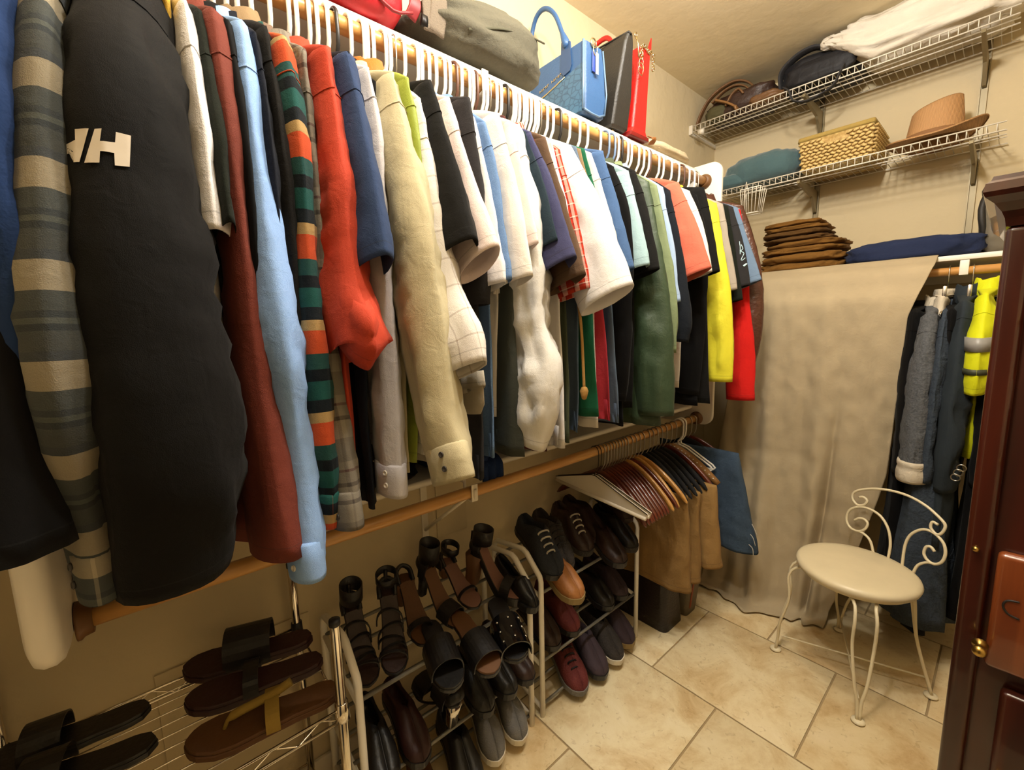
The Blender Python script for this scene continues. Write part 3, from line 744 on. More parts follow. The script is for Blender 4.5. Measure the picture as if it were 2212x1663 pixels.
garment('steel_blue_shirt', 'steel blue shirt between the slate blue and the pale teal tees', 1.085, F['bgrey'], (-.82, 1.862), None, hem=(1.1, -.76), bt=.014, hang='black')
garment('black_long_dress', 'black long top below the pale teal tee', 1.125, F['black'], (-.815, 1.862), LONG(-.02, 1.16), (.07, .05), (.014, .02), (1.08, -.77), .016)
garment('pale_teal_tee', 'pale teal heathered tee left of a black tee', 1.175, F['teal'], (-.800, 1.857), [(-.757, 1.712), (-.722, 1.572)], (.085, .075), (.022, .030), (1.2, -.82), .013, wr=.0045)
garment('black_round_neck_tee', 'black tee right of the pale teal tee', 1.215, F['blackt'], (-.800, 1.864), [(-.75, 1.716), (-.712, 1.562)], (.085, .07), (.020, .028), (1.12, -.80), .014, wr=.0045, hang='white')
garment('olive_sage_jacket', 'dark green nylon jacket with a pale sage stripe', 1.285, F['dkgreen'], (-.802, 1.848), [(-.745, 1.62), (-.715, 1.45), (-.70, 1.30), (-.692, 1.10)], (.09, .09, .09, .08, .07), (.026, .032, .040, .045, .042), (1.06, -.74), .03, collar='shirt', wr=.008, cat='jacket', bh=.04, collar_mat=F['olive'], n=40)
garment('sage_shirt', 'light sage green long-sleeved shirt beside the green jacket', 1.335, F['sage'], (-.800, 1.845), [(-.745, 1.62), (-.715, 1.45), (-.715, 1.30)], (.075, .06, .05), (.013, .016, .018), (1.12, -.80), .012, collar='shirt', hang='blue')
garment('powder_blue_shirt', 'powder blue short-sleeved shirt right of the sage shirt', 1.368, F['ltblue2'], (-.798, 1.845), [(-.754, 1.664), (-.722, 1.468)], (.085, .06), (.018, .020), (1.2, -.83), .012, collar='shirt', hang='blue')
garment('ink_blue_sweater', 'dark ink blue long-sleeved sweater left of the salmon tee', 1.415, F['ink'], (-.798, 1.843), [(-.744, 1.623), (-.708, 1.42), (-.715, 1.33)], (.085, .07, .06), (.020, .026, .026), (1.1, -.80), .015, cat='sweater', hang='black')
garment('salmon_tee', 'salmon pink tee near the far end of the rod', 1.472, F['salmon'], (-.800, 1.880), [(-.73, 1.732), (-.672, 1.578)], (.088, .085), (.026, .036), (1.2, -.84), .014, wr=.0045, collar=None)
garment('off_white_tee', 'off-white tee right of the salmon tee', 1.555, F['cream'], (-.800, 1.866), [(-.746, 1.732), (-.707, 1.575)], (.085, .07), (.020, .028), (1.15, -.82), .014, wr=.004)
garment('black_pullover', 'black pullover hanging low near the far panel', 1.605, F['black'], (-.80, 1.862), LONG(-.02, 1.12), (.075, .055), (.020, .024), (1.08, -.765), .018, cat='sweater', hang='brown')
garment('black_polo', 'black polo left of the bright yellow shirt', 1.665, F['blackt'], (-.799, 1.897), [(-.758, 1.731), (-.728, 1.585)], (.085, .06), (.026, .028), (1.08, -.75), .02, wr=.0045, collar='shirt', hang='white')
garment('yellow_shirt', 'bright yellow long-sleeved shirt near the far panel', 1.765, F['yellow'], (-.800, 1.858), [(-.755, 1.65), (-.728, 1.495), (-.712, 1.352), (-.706, 1.16)], (.08, .065, .06, .055), (.022, .024, .030, .026), (1.2, -.84), .014, collar='shirt', wr=.007, hang='white', n=40)
garment('grey_beige_shirt', 'grey beige shirt right of the yellow one', 1.825, F['beige'], (-.800, 1.865), TEE(-.055, -.03), (.085, .07), (.016, .02), (1.16, -.83), .014, collar='shirt', hang='white')
garment('dark_grey_green_tee', 'dark grey-green tee right of the grey beige shirt', 1.872, F['dgreen'], (-.798, 1.862), TEE(-.05, -.07), (.085, .075), (.018, .026), (1.2, -.83), .014, hang='brown')
ct = garment('black_lettered_tee', 'black tee with pale printed letters on the sleeve edge', 1.915, F['char'], (-.795, 1.865), [(-.742, 1.69), (-.712, 1.545)], (.085, .078), (.022, .034), (1.2, -.83), .014, wr=.003)
garment('blue_grey_tee', 'blue-grey tee beside the brown leather jacket', 1.962, F['bluegrey'], (-.795, 1.87), TEE(-.015, .01), (.085, .07), (.016, .022), (1.2, -.83), .013, hang='white')
garment('scarlet_sweatshirt', 'scarlet sweatshirt whose long sleeve hangs by the drape', 2.000, F['scarlet'], (-.80, 1.868), [(-.765, 1.66), (-.74, 1.45), (-.715, 1.28), (-.703, 1.055)], (.08, .065, .062, .06), (.016, .022, .030, .030), (1.15, -.83), .014, wr=.006, cat='sweatshirt', n=40, hang='wire')
garment('leather_jacket', 'brown leather jacket at the far end of the upper rod', 2.050, F['leather'], (-.81, 1.895), [(-.745, 1.70), (-.712, 1.541), (-.708, 1.343), (-.735, 1.175)], (.09, .085, .075, .06), (.030, .036, .040, .03), (1.2, -.80), .022, collar='shirt', wr=.006, cat='jacket', ztop=1.94, hang=None, n=40)
# the other hangers that crowd the rod between the shirts
for yy in (.31, .35, .455, .51, .58, .655, .745, .79, .84, .895, .925, .985, 1.39, 1.45, 1.52, 1.59, 1.70):
    hanger('white' if rng.random() < .86 else 'black', yy)

# ---- white emblem on the black jacket's sleeve
def print_on(parent, name, polys, surf, mat, lift=.0016, step=.004):
    """flat print laid on a curved sleeve: polygons in (y, z) cut fine and dropped onto the surface function"""
    bm = bmesh.new()
    for P in polys:
        vs = [bm.verts.new((p[0], 0, p[1])) for p in P]
        bm.faces.new(vs)
    bmesh.ops.triangulate(bm, faces=bm.faces[:])
    for _ in range(8):
        es = [e for e in bm.edges if e.calc_length() > step]
        if not es: break
        bmesh.ops.subdivide_edges(bm, edges=es, cuts=1); bmesh.ops.triangulate(bm, faces=bm.faces[:])
    for v in bm.verts:
        yv, zv = v.co.x, v.co.z
        v.co = (surf(yv, zv) + lift, yv, zv)
    bmesh.ops.recalc_face_normals(bm, faces=bm.faces[:])
    V = [tuple(v.co) for v in bm.verts]; bm.verts.index_update(); Fc = [[v.index for v in f.verts] for f in bm.faces]; bm.free()
    return raw(name, V, Fc, mat, parent, smooth=True)
bpy.context.view_layer.update()
from mathutils.bvhtree import BVHTree
def surf_x(objs, default=-.7):
    trees = []
    for o in objs:
        off = world_loc(o)
        me = o.data; vs = [v.co + off for v in me.vertices]
        trees.append(BVHTree.FromPolygons(vs, [tuple(p.vertices) for p in me.polygons]))
    def f(y, z):
        best = None
        for t in trees:
            h = t.ray_cast(Vector((-.3, y, z)), Vector((-1, 0, 0)))
            if h[0] is not None and (best is None or h[0].x > best): best = h[0].x
        return default if best is None else best
    return f
front_sleeve = [c for c in bpy.data.objects if c.parent == jk and c.name.startswith('sleeve')][0]
HHP = [[(-.038, 1.618), (-.028, 1.621), (-.027, 1.633), (-.015, 1.633), (-.027, 1.596), (-.032, 1.596), (-.031, 1.608), (-.039, 1.607)],
       [(-.010, 1.633), (-.004, 1.634), (-.007, 1.620), (.006, 1.621), (.008, 1.633), (.021, 1.632), (.016, 1.596), (.003, 1.595), (.004, 1.609), (-.008, 1.609), (-.010, 1.596), (-.023, 1.595)]]
o = print_on(jk, 'sleeve_emblem', HHP, surf_x([front_sleeve]), plain('white_print', '#cfc4b4', .8, var=.04))
o['label'] = 'white angular letter emblem printed on the sleeve'

# ---- pale print on the black tee's sleeve
sl = [c for c in bpy.data.objects if c.parent == ct and c.name.startswith('sleeve')][0]
off_ = world_loc(sl); tree_ = BVHTree.FromPolygons([v.co + off_ for v in sl.data.vertices], [tuple(p.vertices) for p in sl.data.polygons])
M_prt = plain('pale_blue_print', '#bfe0e6', .6)
def on_sleeve(P):
    out = []
    for p in catmull(np.array(P), 24):
        h = tree_.find_nearest(Vector(p)); out.append(tuple(h[0] + h[1] * .001))
    return out
for P in ([(-.755, 1.90, 1.723), (-.7535, 1.90, 1.70), (-.752, 1.90, 1.669)], [(-.747, 1.90, 1.710), (-.739, 1.90, 1.694), (-.749, 1.90, 1.682), (-.733, 1.90, 1.674), (-.747, 1.90, 1.650), (-.744, 1.90, 1.644), (-.723, 1.90, 1.657)]):
    V, Fc = tube_data(on_sleeve(P), .0017, 6); raw('printed_letter', V, Fc, M_prt, ct)
V, Fc = tube_data(on_sleeve([(-.737, 1.90, 1.620), (-.725, 1.90, 1.627), (-.713, 1.90, 1.634)]), .0045, 6); raw('printed_letter', V, Fc, M_prt, ct)

# knotted drawstring hanging from the olive blouse
V, Fc = tube_data(catmull([(-.772, .902, 1.50), (-.758, .905, 1.40), (-.752, .906, 1.30), (-.748, .906, 1.225)], 20), .004, 8); raw('drawstring', V, Fc, F['tanrope'], ob)
V, Fc = lathe_data([(.001, .014), (.008, .010), (.012, .0), (.009, -.012), (.006, -.022), (.001, -.024)], (-.748, .906, 1.220), 14); raw('drawstring_knot', V, Fc, F['tanrope'], ob)

# ================================================================== back wall: wire shelves and what lies on them
M_wirew = plain('white_coated_wire', '#d8d0c0', .4, var=.03)
M_std = plain('painted_steel_standard', '#8d8062', .45, .3, var=.06)
SY0, SY1 = 2.51, 2.815

def wire_shelf(label, z, x0, x1):
    t = thing('wire_shelf', label, 'shelf', ((x0 + x1) / 2, (SY0 + SY1) / 2, z - .03))
    for yy, zz, r in ((SY0, z, .0028), (SY0 - .001, z - .030, .0028), (SY0 + .10, z - .004, .003), (SY0 + .115, z - .016, .003), (SY1 - .002, z - .004, .003), (SY0 + .2, z - .004, .0022)):
        tube('long_wire', [(x0, yy, zz), ((x0 + x1) / 2, yy, zz), (x1, yy, zz)], r, M_wirew, t, 6)
    path = [(0, SY1, z), (0, SY0 + .004, z), (0, SY0, z - .003), (0, SY0, z - .030)]
    n = int((x1 - x0 - .01) / .0265); first = None
    for k in range(n + 1):
        x = x0 + .005 + k * .0265
        if first is None:
            first = tube('cross_wire', [(x, p[1], p[2]) for p in path], .0017, M_wirew, t, 5); fx = x
        else:
            c = first.copy(); COL.objects.link(c); c.location.x = first.location.x + (x - fx)
    return t
ws_up = wire_shelf('topmost white wire shelf on the back wall under the ceiling', 2.497, XW + .004, -.075)
ws_mid = wire_shelf('middle white wire shelf on the back wall with the woven basket', 2.107, XW + .004, -.075)
# end clip by the left wall
e = raw('end_bracket', *merge([box_data((XW + .001, SY0 - .01, 2.452), (XW + .012, SY1, 2.47)), box_data((XW + .001, SY0 - .012, 2.455), (XW + .02, SY0 - .002, 2.50))]), M_wirew, ws_up, smooth=False)
V, F_ = merge([tube_data([(-1.245, SY0 - .004, 2.452), (-1.215, SY0 - .004, 2.450)], .014, 12)]); raw('wire_cap', V, F_, M_wirew, ws_up)

def standard(label, x, z0, z1, brackets):
    t = thing('shelf_standard', label, 'bracket', (x, YB - .006, z0))
    parts = [box_data((x - .0125, YB - .004, z0), (x + .0125, YB - .0005, z1)), box_data((x - .0125, YB - .014, z0), (x - .009, YB - .004, z1)), box_data((x + .009, YB - .014, z0), (x + .0125, YB - .004, z1))]
    raw('channel', *merge(parts), M_std, t, smooth=False)
    for zs in brackets:
        prof = [(YB - .012, zs - .008), (SY0 + .01, zs - .008), (SY0 + .006, zs - .022), (YB - .10, zs - .050), (YB - .03, zs - .115), (YB - .012, zs - .118)]
        V = [(x + s * .006, y, z) for s in (-1, 1) for y, z in prof]; n = len(prof)
        Fc = [tuple(range(n)), tuple(range(2 * n - 1, n - 1, -1))] + [(i, i + n, (i + 1) % n + n, (i + 1) % n) for i in range(n)]
        raw('arm', V, Fc, M_std, t, smooth=False)
    return t
standard('slotted steel upright behind the woven basket', -.742, 1.66, 2.60, (2.470, 2.080))
standard('slotted steel upright by the straw hat, near the right edge', -.163, 1.66, 2.62, (2.470, 2.080))

# ---- soft lumps: a closed cushion-like mesh with wrinkles
def cushion(name, c, size, mat, parent=None, pw=2.6, seed=0., wr=.012, freq=6, flat=0.0, res=(36, 22), shape=None, rotz=0., rotx=0., stretch=(1, 1, 1), wr2=None):
    nu, nv = res; rings = []
    wr2 = wr * .5 if wr2 is None else wr2
    ca, sa = math.cos(rotz), math.sin(rotz); cb, sb = math.cos(rotx), math.sin(rotx)
    for i in range(nv + 1):
        ph = -math.pi / 2 + math.pi * i / nv
        r = []
        for j in range(nu):
            th = 2 * math.pi * j / nu
            f = lambda v: math.copysign(abs(v) ** (2 / pw), v)
            x = f(math.cos(ph)) * f(math.cos(th)); y = f(math.cos(ph)) * f(math.sin(th)); z = f(math.sin(ph))
            d = 1 + (wr * 8) * nz(x * freq * .35 * stretch[0] + seed, y * freq * .35 * stretch[1], z * freq * .35 * stretch[2] + seed) + (wr2 * 8) * nz(x * freq * stretch[0], y * freq * stretch[1] + seed, z * freq * stretch[2])
            x, y, z = x * size[0] / 2 * d, y * size[1] / 2 * d, z * size[2] / 2 * d
            if z < 0: z = max(z, -size[2] / 2)
            if shape: x, y, z = shape(x, y, z)
            y, z = y * cb - z * sb, y * sb + z * cb
            x, y = x * ca - y * sa, x * sa + y * ca
            r.append((c[0] + x, c[1] + y, c[2] + z))
        rings.append(r)
    V, F_, uv = loft(rings, us=np.linspace(0, 1, nu + 1), vs_=np.linspace(.1, .6, nv + 1))
    return raw(name, V, F_, mat, parent, uv=uv)

# brown leather straps and bag in the corner of the top shelf
M_lea1 = plain('mid_brown_leather', '#6b4a2c', .5, var=.25, scale=14, bump=.3, bscale=60)
M_lea2 = plain('dark_brown_leather', '#352117', .5, var=.25, scale=14, bump=.3, bscale=60)
t = thing('leather_satchel', 'brown leather bag with looped straps in the corner of the top wire shelf', 'bag', (-1.08, 2.64, 2.499))
cushion('body', (-1.07, 2.665, 2.565), (.36, .22, .13), M_lea2, t, 3, 2.2, .02, 7)
cushion('side_pouch', (-1.18, 2.60, 2.545), (.13, .11, .085), plain('olive_canvas_pouch', '#4a4426', .8, bump=.3), t, 2.6, 5.2, .015, 6)
def strap(name, pts, w, th, mat, parent, n=40):
    """flat leather band: ribbon with thickness, wide along y"""
    P = catmull(pts, n); T = np.gradient(P, axis=0); T /= np.linalg.norm(T, axis=1)[:, None]
    rings = []
    for p, tt in zip(P, T):
        wv = np.array([0, 1, 0]) - tt * tt[1]; wv /= np.linalg.norm(wv); nv = np.cross(tt, wv)
        rings.append([p + wv * w / 2 * a + nv * th / 2 * b for a, b in ((-1, -.6), (-.8, -1), (.8, -1), (1, -.6), (1, .6), (.8, 1), (-.8, 1), (-1, .6))])
    V, F_, uv = loft(rings); return raw(name, V, F_, mat, parent)
strap('strap', [(-1.285, 2.565, 2.512), (-1.262, 2.565, 2.57), (-1.22, 2.57, 2.63), (-1.16, 2.58, 2.668), (-1.09, 2.59, 2.680), (-1.03, 2.60, 2.655), (-.99, 2.60, 2.60), (-.985, 2.60, 2.53)], .030, .010, M_lea1, t)
strap('strap', [(-1.20, 2.56, 2.60), (-1.14, 2.565, 2.640), (-1.08, 2.57, 2.648), (-1.03, 2.575, 2.625), (-1.0, 2.575, 2.58), (-.995, 2.575, 2.52)], .026, .008, M_lea1, t)
strap('strap', [(-1.17, 2.545, 2.60), (-1.11, 2.54, 2.565), (-1.06, 2.535, 2.525), (-1.055, 2.52, 2.508)], .034, .010, plain('tan_leather', '#8a6238', .5, var=.2, bump=.2), t)
strap('buckle_tab', [(-1.12, 2.55, 2.555), (-1.09, 2.55, 2.60), (-1.055, 2.55, 2.615), (-1.03, 2.55, 2.585)], .022, .009, M_lea1, t, 20)
cushion('flap_roll', (-.93, 2.60, 2.53), (.17, .13, .055), M_lea1, t, 2.6, 8.1, .02, 7)

# black backpack
M_blk = fabric('black_nylon', '#17161a', rough=.6, spec=.4)
t = thing('backpack', 'black backpack squashed under the ceiling on the top wire shelf', 'backpack', (-.70, 2.66, 2.499))
cushion('body', (-.705, 2.675, 2.578), (.34, .26, .150), M_blk, t, 3.2, 1.1, .018, 6)
cushion('front_pocket', (-.69, 2.545, 2.555), (.27, .06, .10), M_blk, t, 3, 4.1, .016, 6)
strap('strap', [(-.865, 2.60, 2.53), (-.86, 2.57, 2.61), (-.80, 2.56, 2.655), (-.73, 2.56, 2.668), (-.68, 2.58, 2.655)], .05, .012, plain('charcoal_webbing', '#2b2a2c', .8, bump=.3, bscale=200), t)
strap('strap', [(-.83, 2.52, 2.52), (-.80, 2.503, 2.49), (-.78, 2.50, 2.44), (-.72, 2.505, 2.418), (-.63, 2.505, 2.440), (-.60, 2.503, 2.49), (-.59, 2.52, 2.52)], .026, .006, MATS['charcoal_webbing'], t)
tube('zip_pull', [(-.655, 2.5, 2.455), (-.650, 2.498, 2.44), (-.648, 2.498, 2.428)], .0018, M_wire, t, 6)

# white sack
M_sack = fabric('white_sack_cotton', '#e2d8c6', bump=.4)
def sack_shape(x, y, z):
    # narrows to a tied corner at its left end
    k = min(1, max(0, (-x - .15) / .17)); s = 1 - .72 * k ** 1.4
    return x, y * s - .115 * k, z * s + .045 * k
t = thing('fabric_sack', 'large white cloth sack lying on the right of the top wire shelf', 'sack', (-.33, 2.66, 2.499))
cushion('body', (-.345, 2.64, 2.600), (.64, .33, .195), M_sack, t, 2.7, 3.3, .020, 7, shape=sack_shape, res=(56, 34), stretch=(1, 1.6, 2.2))
cushion('tied_corner', (-.655, 2.535, 2.648), (.075, .055, .05), M_sack, t, 2.2, 7.7, .02, 6)

# teal pillow, basket, hat on the middle shelf
t = thing('rolled_blanket', 'dusty teal plush blanket roll left of the woven basket', 'blanket', (-.955, 2.64, 2.109))
cushion('roll', (-.945, 2.645, 2.190), (.375, .25, .165), fabric('teal_plush', '#4c666b', weave=250, bump=.5, sheen=.4), t, 2.7, 6.1, .010, 5, res=(48, 30), stretch=(2.2, 1, .6))
cushion('fold', (-1.08, 2.58, 2.150), (.16, .14, .085), MATS['teal_plush'], t, 2.6, 9.1, .012, 5)

def seagrass():
    m, nt, b = new_mat('woven_seagrass')
    tc = N(nt, 'ShaderNodeTexCoord')
    n1 = N(nt, 'ShaderNodeTexNoise'); n1.inputs['Scale'].default_value = 45; n1.inputs['Detail'].default_value = 4
    nt.links.new(tc.outputs['Object'], n1.inputs['Vector'])
    r = N(nt, 'ShaderNodeValToRGB'); r.color_ramp.elements[0].position = .3; r.color_ramp.elements[1].position = .7
    r.color_ramp.elements[0].color = srgb('#8f6a2f'); r.color_ramp.elements[1].color = srgb('#d9bd7c')
    nt.links.new(n1.outputs['Fac'], r.inputs[0]); nt.links.new(r.outputs[0], b.inputs['Base Color']); b.inputs['Roughness'].default_value = .7
    return m
M_sea = seagrass()
t = thing('woven_basket', 'rectangular woven seagrass basket with a lid on the middle wire shelf', 'basket', (-.61, 2.66, 2.109))
def taper_box(name, c0, s0, c1, s1, z0, z1, mat, parent, rad=.02, n=5):
    prof = rounded_rect(1, 1, .001)
    rings = []
    for k in range(n + 1):
        f = k / n; w = s0[0] + (s1[0] - s0[0]) * f; d = s0[1] + (s1[1] - s0[1]) * f
        cx = c0[0] + (c1[0] - c0[0]) * f; cy = c0[1] + (c1[1] - c0[1]) * f
        rings.append([(cx + px, cy + py, z0 + (z1 - z0) * f) for px, py in rounded_rect(w, d, rad)])
    V, F_, uv = loft(rings); return raw(name, V, F_, mat, parent)
taper_box('body', (-.605, 2.665), (.268, .245), (-.612, 2.665), (.286, .262), 2.110, 2.246, M_sea, t, .012)
taper_box('lid', (-.612, 2.665), (.297, .272), (-.612, 2.665), (.292, .268), 2.248, 2.266, fabric('basket_lid_cloth', '#a98f4f', weave=120, bump=.6), t, .012, 2)
# braids: rows of strands on the face towards the room and on the right end
bm_v, bm_f = tube_data([(-.0105, 0, -.0040), (-.006, -.0035, -.002), (0, -.006, 0.0005), (.006, -.0035, .002), (.0105, 0, .004)], [.0035, .0058, .0066, .0058, .0035], 6)
braid = bpy.data.meshes.new('braid'); braid.from_pydata(bm_v.tolist(), [], bm_f); braid.materials.append(M_sea)
braid.polygons.foreach_set('use_smooth', [True] * len(braid.polygons))
body_o = [c for c in bpy.data.objects if c.parent == t and c.name.startswith('body')][0]
bl = world_loc(body_o)
rows, cols = 9, 12
for i in range(rows):
    zz = 2.118 + i * .0147; w = .266 + .018 * i / rows
    for j in range(cols):
        if i >= 7 and 4 <= j <= 7: continue                       # the hand hole under the lid
        o = bpy.data.objects.new('braid', braid); COL.objects.link(o); o.parent = body_o
        xx = -.607 - w / 2 + w * (j + .5 + (.25 if i % 2 else -.25)) / cols
        o.location = Vector((xx, 2.665 - .1245 - .0075 * i / rows, zz)) - bl
        if i % 2: o.scale = (1, 1, -1)
for i in range(rows):
    zz = 2.118 + i * .0147; d = .243 + .017 * i / rows
    for j in range(10):
        o = bpy.data.objects.new('braid', braid); COL.objects.link(o); o.parent = body_o
        yy = 2.665 - d / 2 + d * (j + .5 + (.25 if i % 2 else -.25)) / 10
        o.location = Vector((-.605 + .134 + .0085 * i / rows, yy, zz)) - bl; o.rotation_euler[2] = math.pi / 2
        if i % 2: o.scale = (1, 1, -1)

def straw():
    m, nt, b = new_mat('straw_weave')
    tc = N(nt, 'ShaderNodeTexCoord'); w = N(nt, 'ShaderNodeTexWave'); w.inputs['Scale'].default_value = 90; w.inputs['Distortion'].default_value = 2
    nt.links.new(tc.outputs['Object'], w.inputs['Vector'])
    nt.links.new(mix_n(nt, w.outputs['Fac'], srgb('#9a7146'), srgb('#b98d5c')), b.inputs['Base Color']); b.inputs['Roughness'].default_value = .7
    bp = N(nt, 'ShaderNodeBump'); bp.inputs['Strength'].default_value = .3; bp.inputs['Distance'].default_value = .003
    nt.links.new(w.outputs['Fac'], bp.inputs['Height']); nt.links.new(bp.outputs['Normal'], b.inputs['Normal'])
    return m
M_straw = straw()
t = thing('straw_hat', 'tan straw fedora with a wide brim on the middle wire shelf', 'hat', (-.29, 2.64, 2.110))
hc = (-.285, 2.655)
a = np.linspace(0, 2 * np.pi, 56, endpoint=False)
def hat_ring(rx, ry, z, dz=0, lift=0):
    # brim curls up at the sides and dips at front and back
    return np.stack([hc[0] + rx * np.cos(a), hc[1] + ry * np.sin(a), z + lift * np.cos(2 * a) + dz * np.maximum(0, np.cos(a)) ** 2], 1)
rings = [hat_ring(.155, .15, 2.140, .030, .012), hat_ring(.157, .152, 2.143, .030, .012), hat_ring(.155, .15, 2.146, .030, .012), hat_ring(.125, .12, 2.138, .012, .008), hat_ring(.10, .092, 2.137, 0, .002), hat_ring(.094, .083, 2.15)]
for k in range(1, 8):
    f = k / 7; rings.append(np.stack([hc[0] + (.094 - .016 * f) * np.cos(a), hc[1] + (.083 - .020 * f) * np.sin(a), 2.15 + .125 * f * (1 - .10 * np.cos(a) * 0) + .018 * f * np.cos(a)], 1))
top = rings[-1]
for f, d in ((.93, .006), (.75, .000), (.5, -.020), (.25, -.034), (.05, -.038)):
    c = top.mean(0); rr = c + (top - c) * f; rr[:, 2] = 2.275 + .018 * np.cos(a) * f + d - .012 * (np.abs(np.sin(a)) < .4) * (f < .8); rings.append(rr)
V, F_, uv = loft(rings, cap0=False); raw('crown_and_brim', V, F_, M_straw, t)
rb = [np.stack([hc[0] + r * np.cos(a), hc[1] + r * .885 * np.sin(a), np.full(56, z)], 1) for r, z in ((.0962, 2.150), (.0972, 2.151), (.0955, 2.168), (.0945, 2.1685))]
V, F_, uv = loft(rb, cap0=False, cap1=False); raw('hat_band', V, F_, plain('hat_band_tan', '#7d5733', .8), t)

# small wire basket hooked under the middle shelf
t = thing('hanging_wire_basket', 'little white wire basket hooked on the middle wire shelf', 'basket', (-.93, 2.47, 1.945))
strap('hook_plate', [(-.972, 2.50, 2.112), (-.972, 2.494, 2.114), (-.972, 2.491, 2.095), (-.974, 2.491, 2.01), (-.976, 2.491, 1.955)], .010, .003, M_wirew, t, 20)
for zz, x0, x1, y0, y1 in ((2.060, -.968, -.872, 2.41, 2.49), (1.944, -.962, -.888, 2.43, 2.485)):
    tube('rim_wire', [(x0, y0, zz), (x1, y0, zz), (x1, y1, zz), (x0, y1, zz)], .0024, M_wirew, t, 6, closed=True)
for k in range(6):
    f = k / 5
    for ya, yb in ((2.41, 2.43), (2.49, 2.485)) if k in (0, 5) else ((2.41, 2.43),):
        tube('basket_wire', [(-.968 + .096 * f, ya, 2.060), (-.962 + .074 * f, yb, 1.944)], .0021, M_wirew, t, 5)
for k in range(1, 3):
    for xa, xb in ((-.968, -.962), (-.872, -.888)):
        tube('basket_wire', [(xa, 2.41 + .08 * k / 3, 2.060), (xb, 2.43 + .055 * k / 3, 1.944)], .0017, M_wirew, t, 5)

# ---- lowest board on the back wall, its rod, folded clothes
S3 = 1.634
t = thing('closet_shelf', 'cream shelf board on the back wall holding brown trousers', 'shelf', (-.2, 2.64, S3 - .02))
box('board', (XW + .001, 2.45, S3 - .02), (XR2 - .001, YB - .001, S3), M_white, t, .003)
box('wall_cleat', (XW + .03, YB - .02, S3 - .09), (XR2 - .001, YB - .001, S3 - .021), M_white, t)
t = thing('clothes_rod', 'short wooden rod below the back shelf beside the drape', 'rod', (-.2, 2.47, 1.558))
tube('pole', [(XW + .001, 2.47, 1.573), (-.6, 2.47, 1.573), (XR2 - .001, 2.47, 1.573)], .0165, M_rodx, t, 16)
box('rod_support', (-.152, 2.452, 1.556), (-.126, 2.49, S3 - .021), M_white, t, .002)

M_brown = fabric('brown_cotton_duck', '#7a5526', bump=.5, weave=400)
M_brown2 = fabric('dark_brown_twill', '#5f4322', bump=.5)
def folded(name, label, c, size, mat, seed, cat, group=None, layers=2, rotz=0):
    """folded garment: stacked soft layers whose folded edge faces the room"""
    t = thing(name, label, cat, (c[0], c[1], c[2]), group)
    h = size[2] / layers
    for k in range(layers):
        cushion('fold', (c[0] + .012 * math.sin(seed * 3 + k * 2), c[1] + .01 * math.sin(seed + k * 4), c[2] + h * (k + .5) + .002), (size[0] * (1 - .05 * k), size[1] * (1 - .03 * k), h * 1.18), mat, t, 3.6, seed + k * 5.1, .016, 5, res=(56, 22), stretch=(1.4, 1.4, .8), rotz=rotz + .05 * math.sin(seed + k), wr2=.010)
    return t
G3 = 'folded brown trousers on the back shelf'
folded('folded_trousers', 'lowest and widest pair of folded brown trousers in the stack', (-.715, 2.62, S3 + .001), (.37, .28, .085), M_brown, 1.3, 'trousers', G3)
folded('folded_trousers', 'second pair of folded brown trousers from the bottom of the stack', (-.725, 2.62, S3 + .088), (.35, .26, .06), M_brown, 4.3, 'trousers', G3)
folded('folded_trousers', 'dark brown folded trousers second from the top of the stack', (-.76, 2.63, S3 + .150), (.30, .25, .05), M_brown2, 6.6, 'trousers', G3)
folded('folded_trousers', 'topmost pair of folded brown trousers below the wire shelf', (-.77, 2.63, S3 + .202), (.27, .24, .05), M_brown, 8.9, 'trousers', G3)
folded('folded_sweater', 'navy blue sweater spread flat on the back shelf', (-.315, 2.60, S3 + .001), (.45, .26, .082), fabric('navy_knit', '#27304d', bump=.4), 11.3, 'sweater', None, 1)

# dark rounded garment bag leaning at the right end of that shelf
t = thing('garment_bag', 'grey glossy garment bag with dark trim beside the tall wooden chest', 'bag', (-.055, 2.50, S3))
cushion('bag_body', (-.055, 2.60, S3 + .135), (.13, .20, .268), plain('grey_glossy_vinyl', '#6b6457', .3, var=.2, bump=.2), t, 3.5, 2.9, .008, 6)
ring = [(-.107 + .006 * math.sin(k), 2.60 + .092 * math.cos(2 * math.pi * k / 24), S3 + .135 + .125 * math.sin(2 * math.pi * k / 24)) for k in range(24)]
tube('dark_trim', ring, .011, plain('black_trim', '#1a1715', .6), t, 8, closed=True)

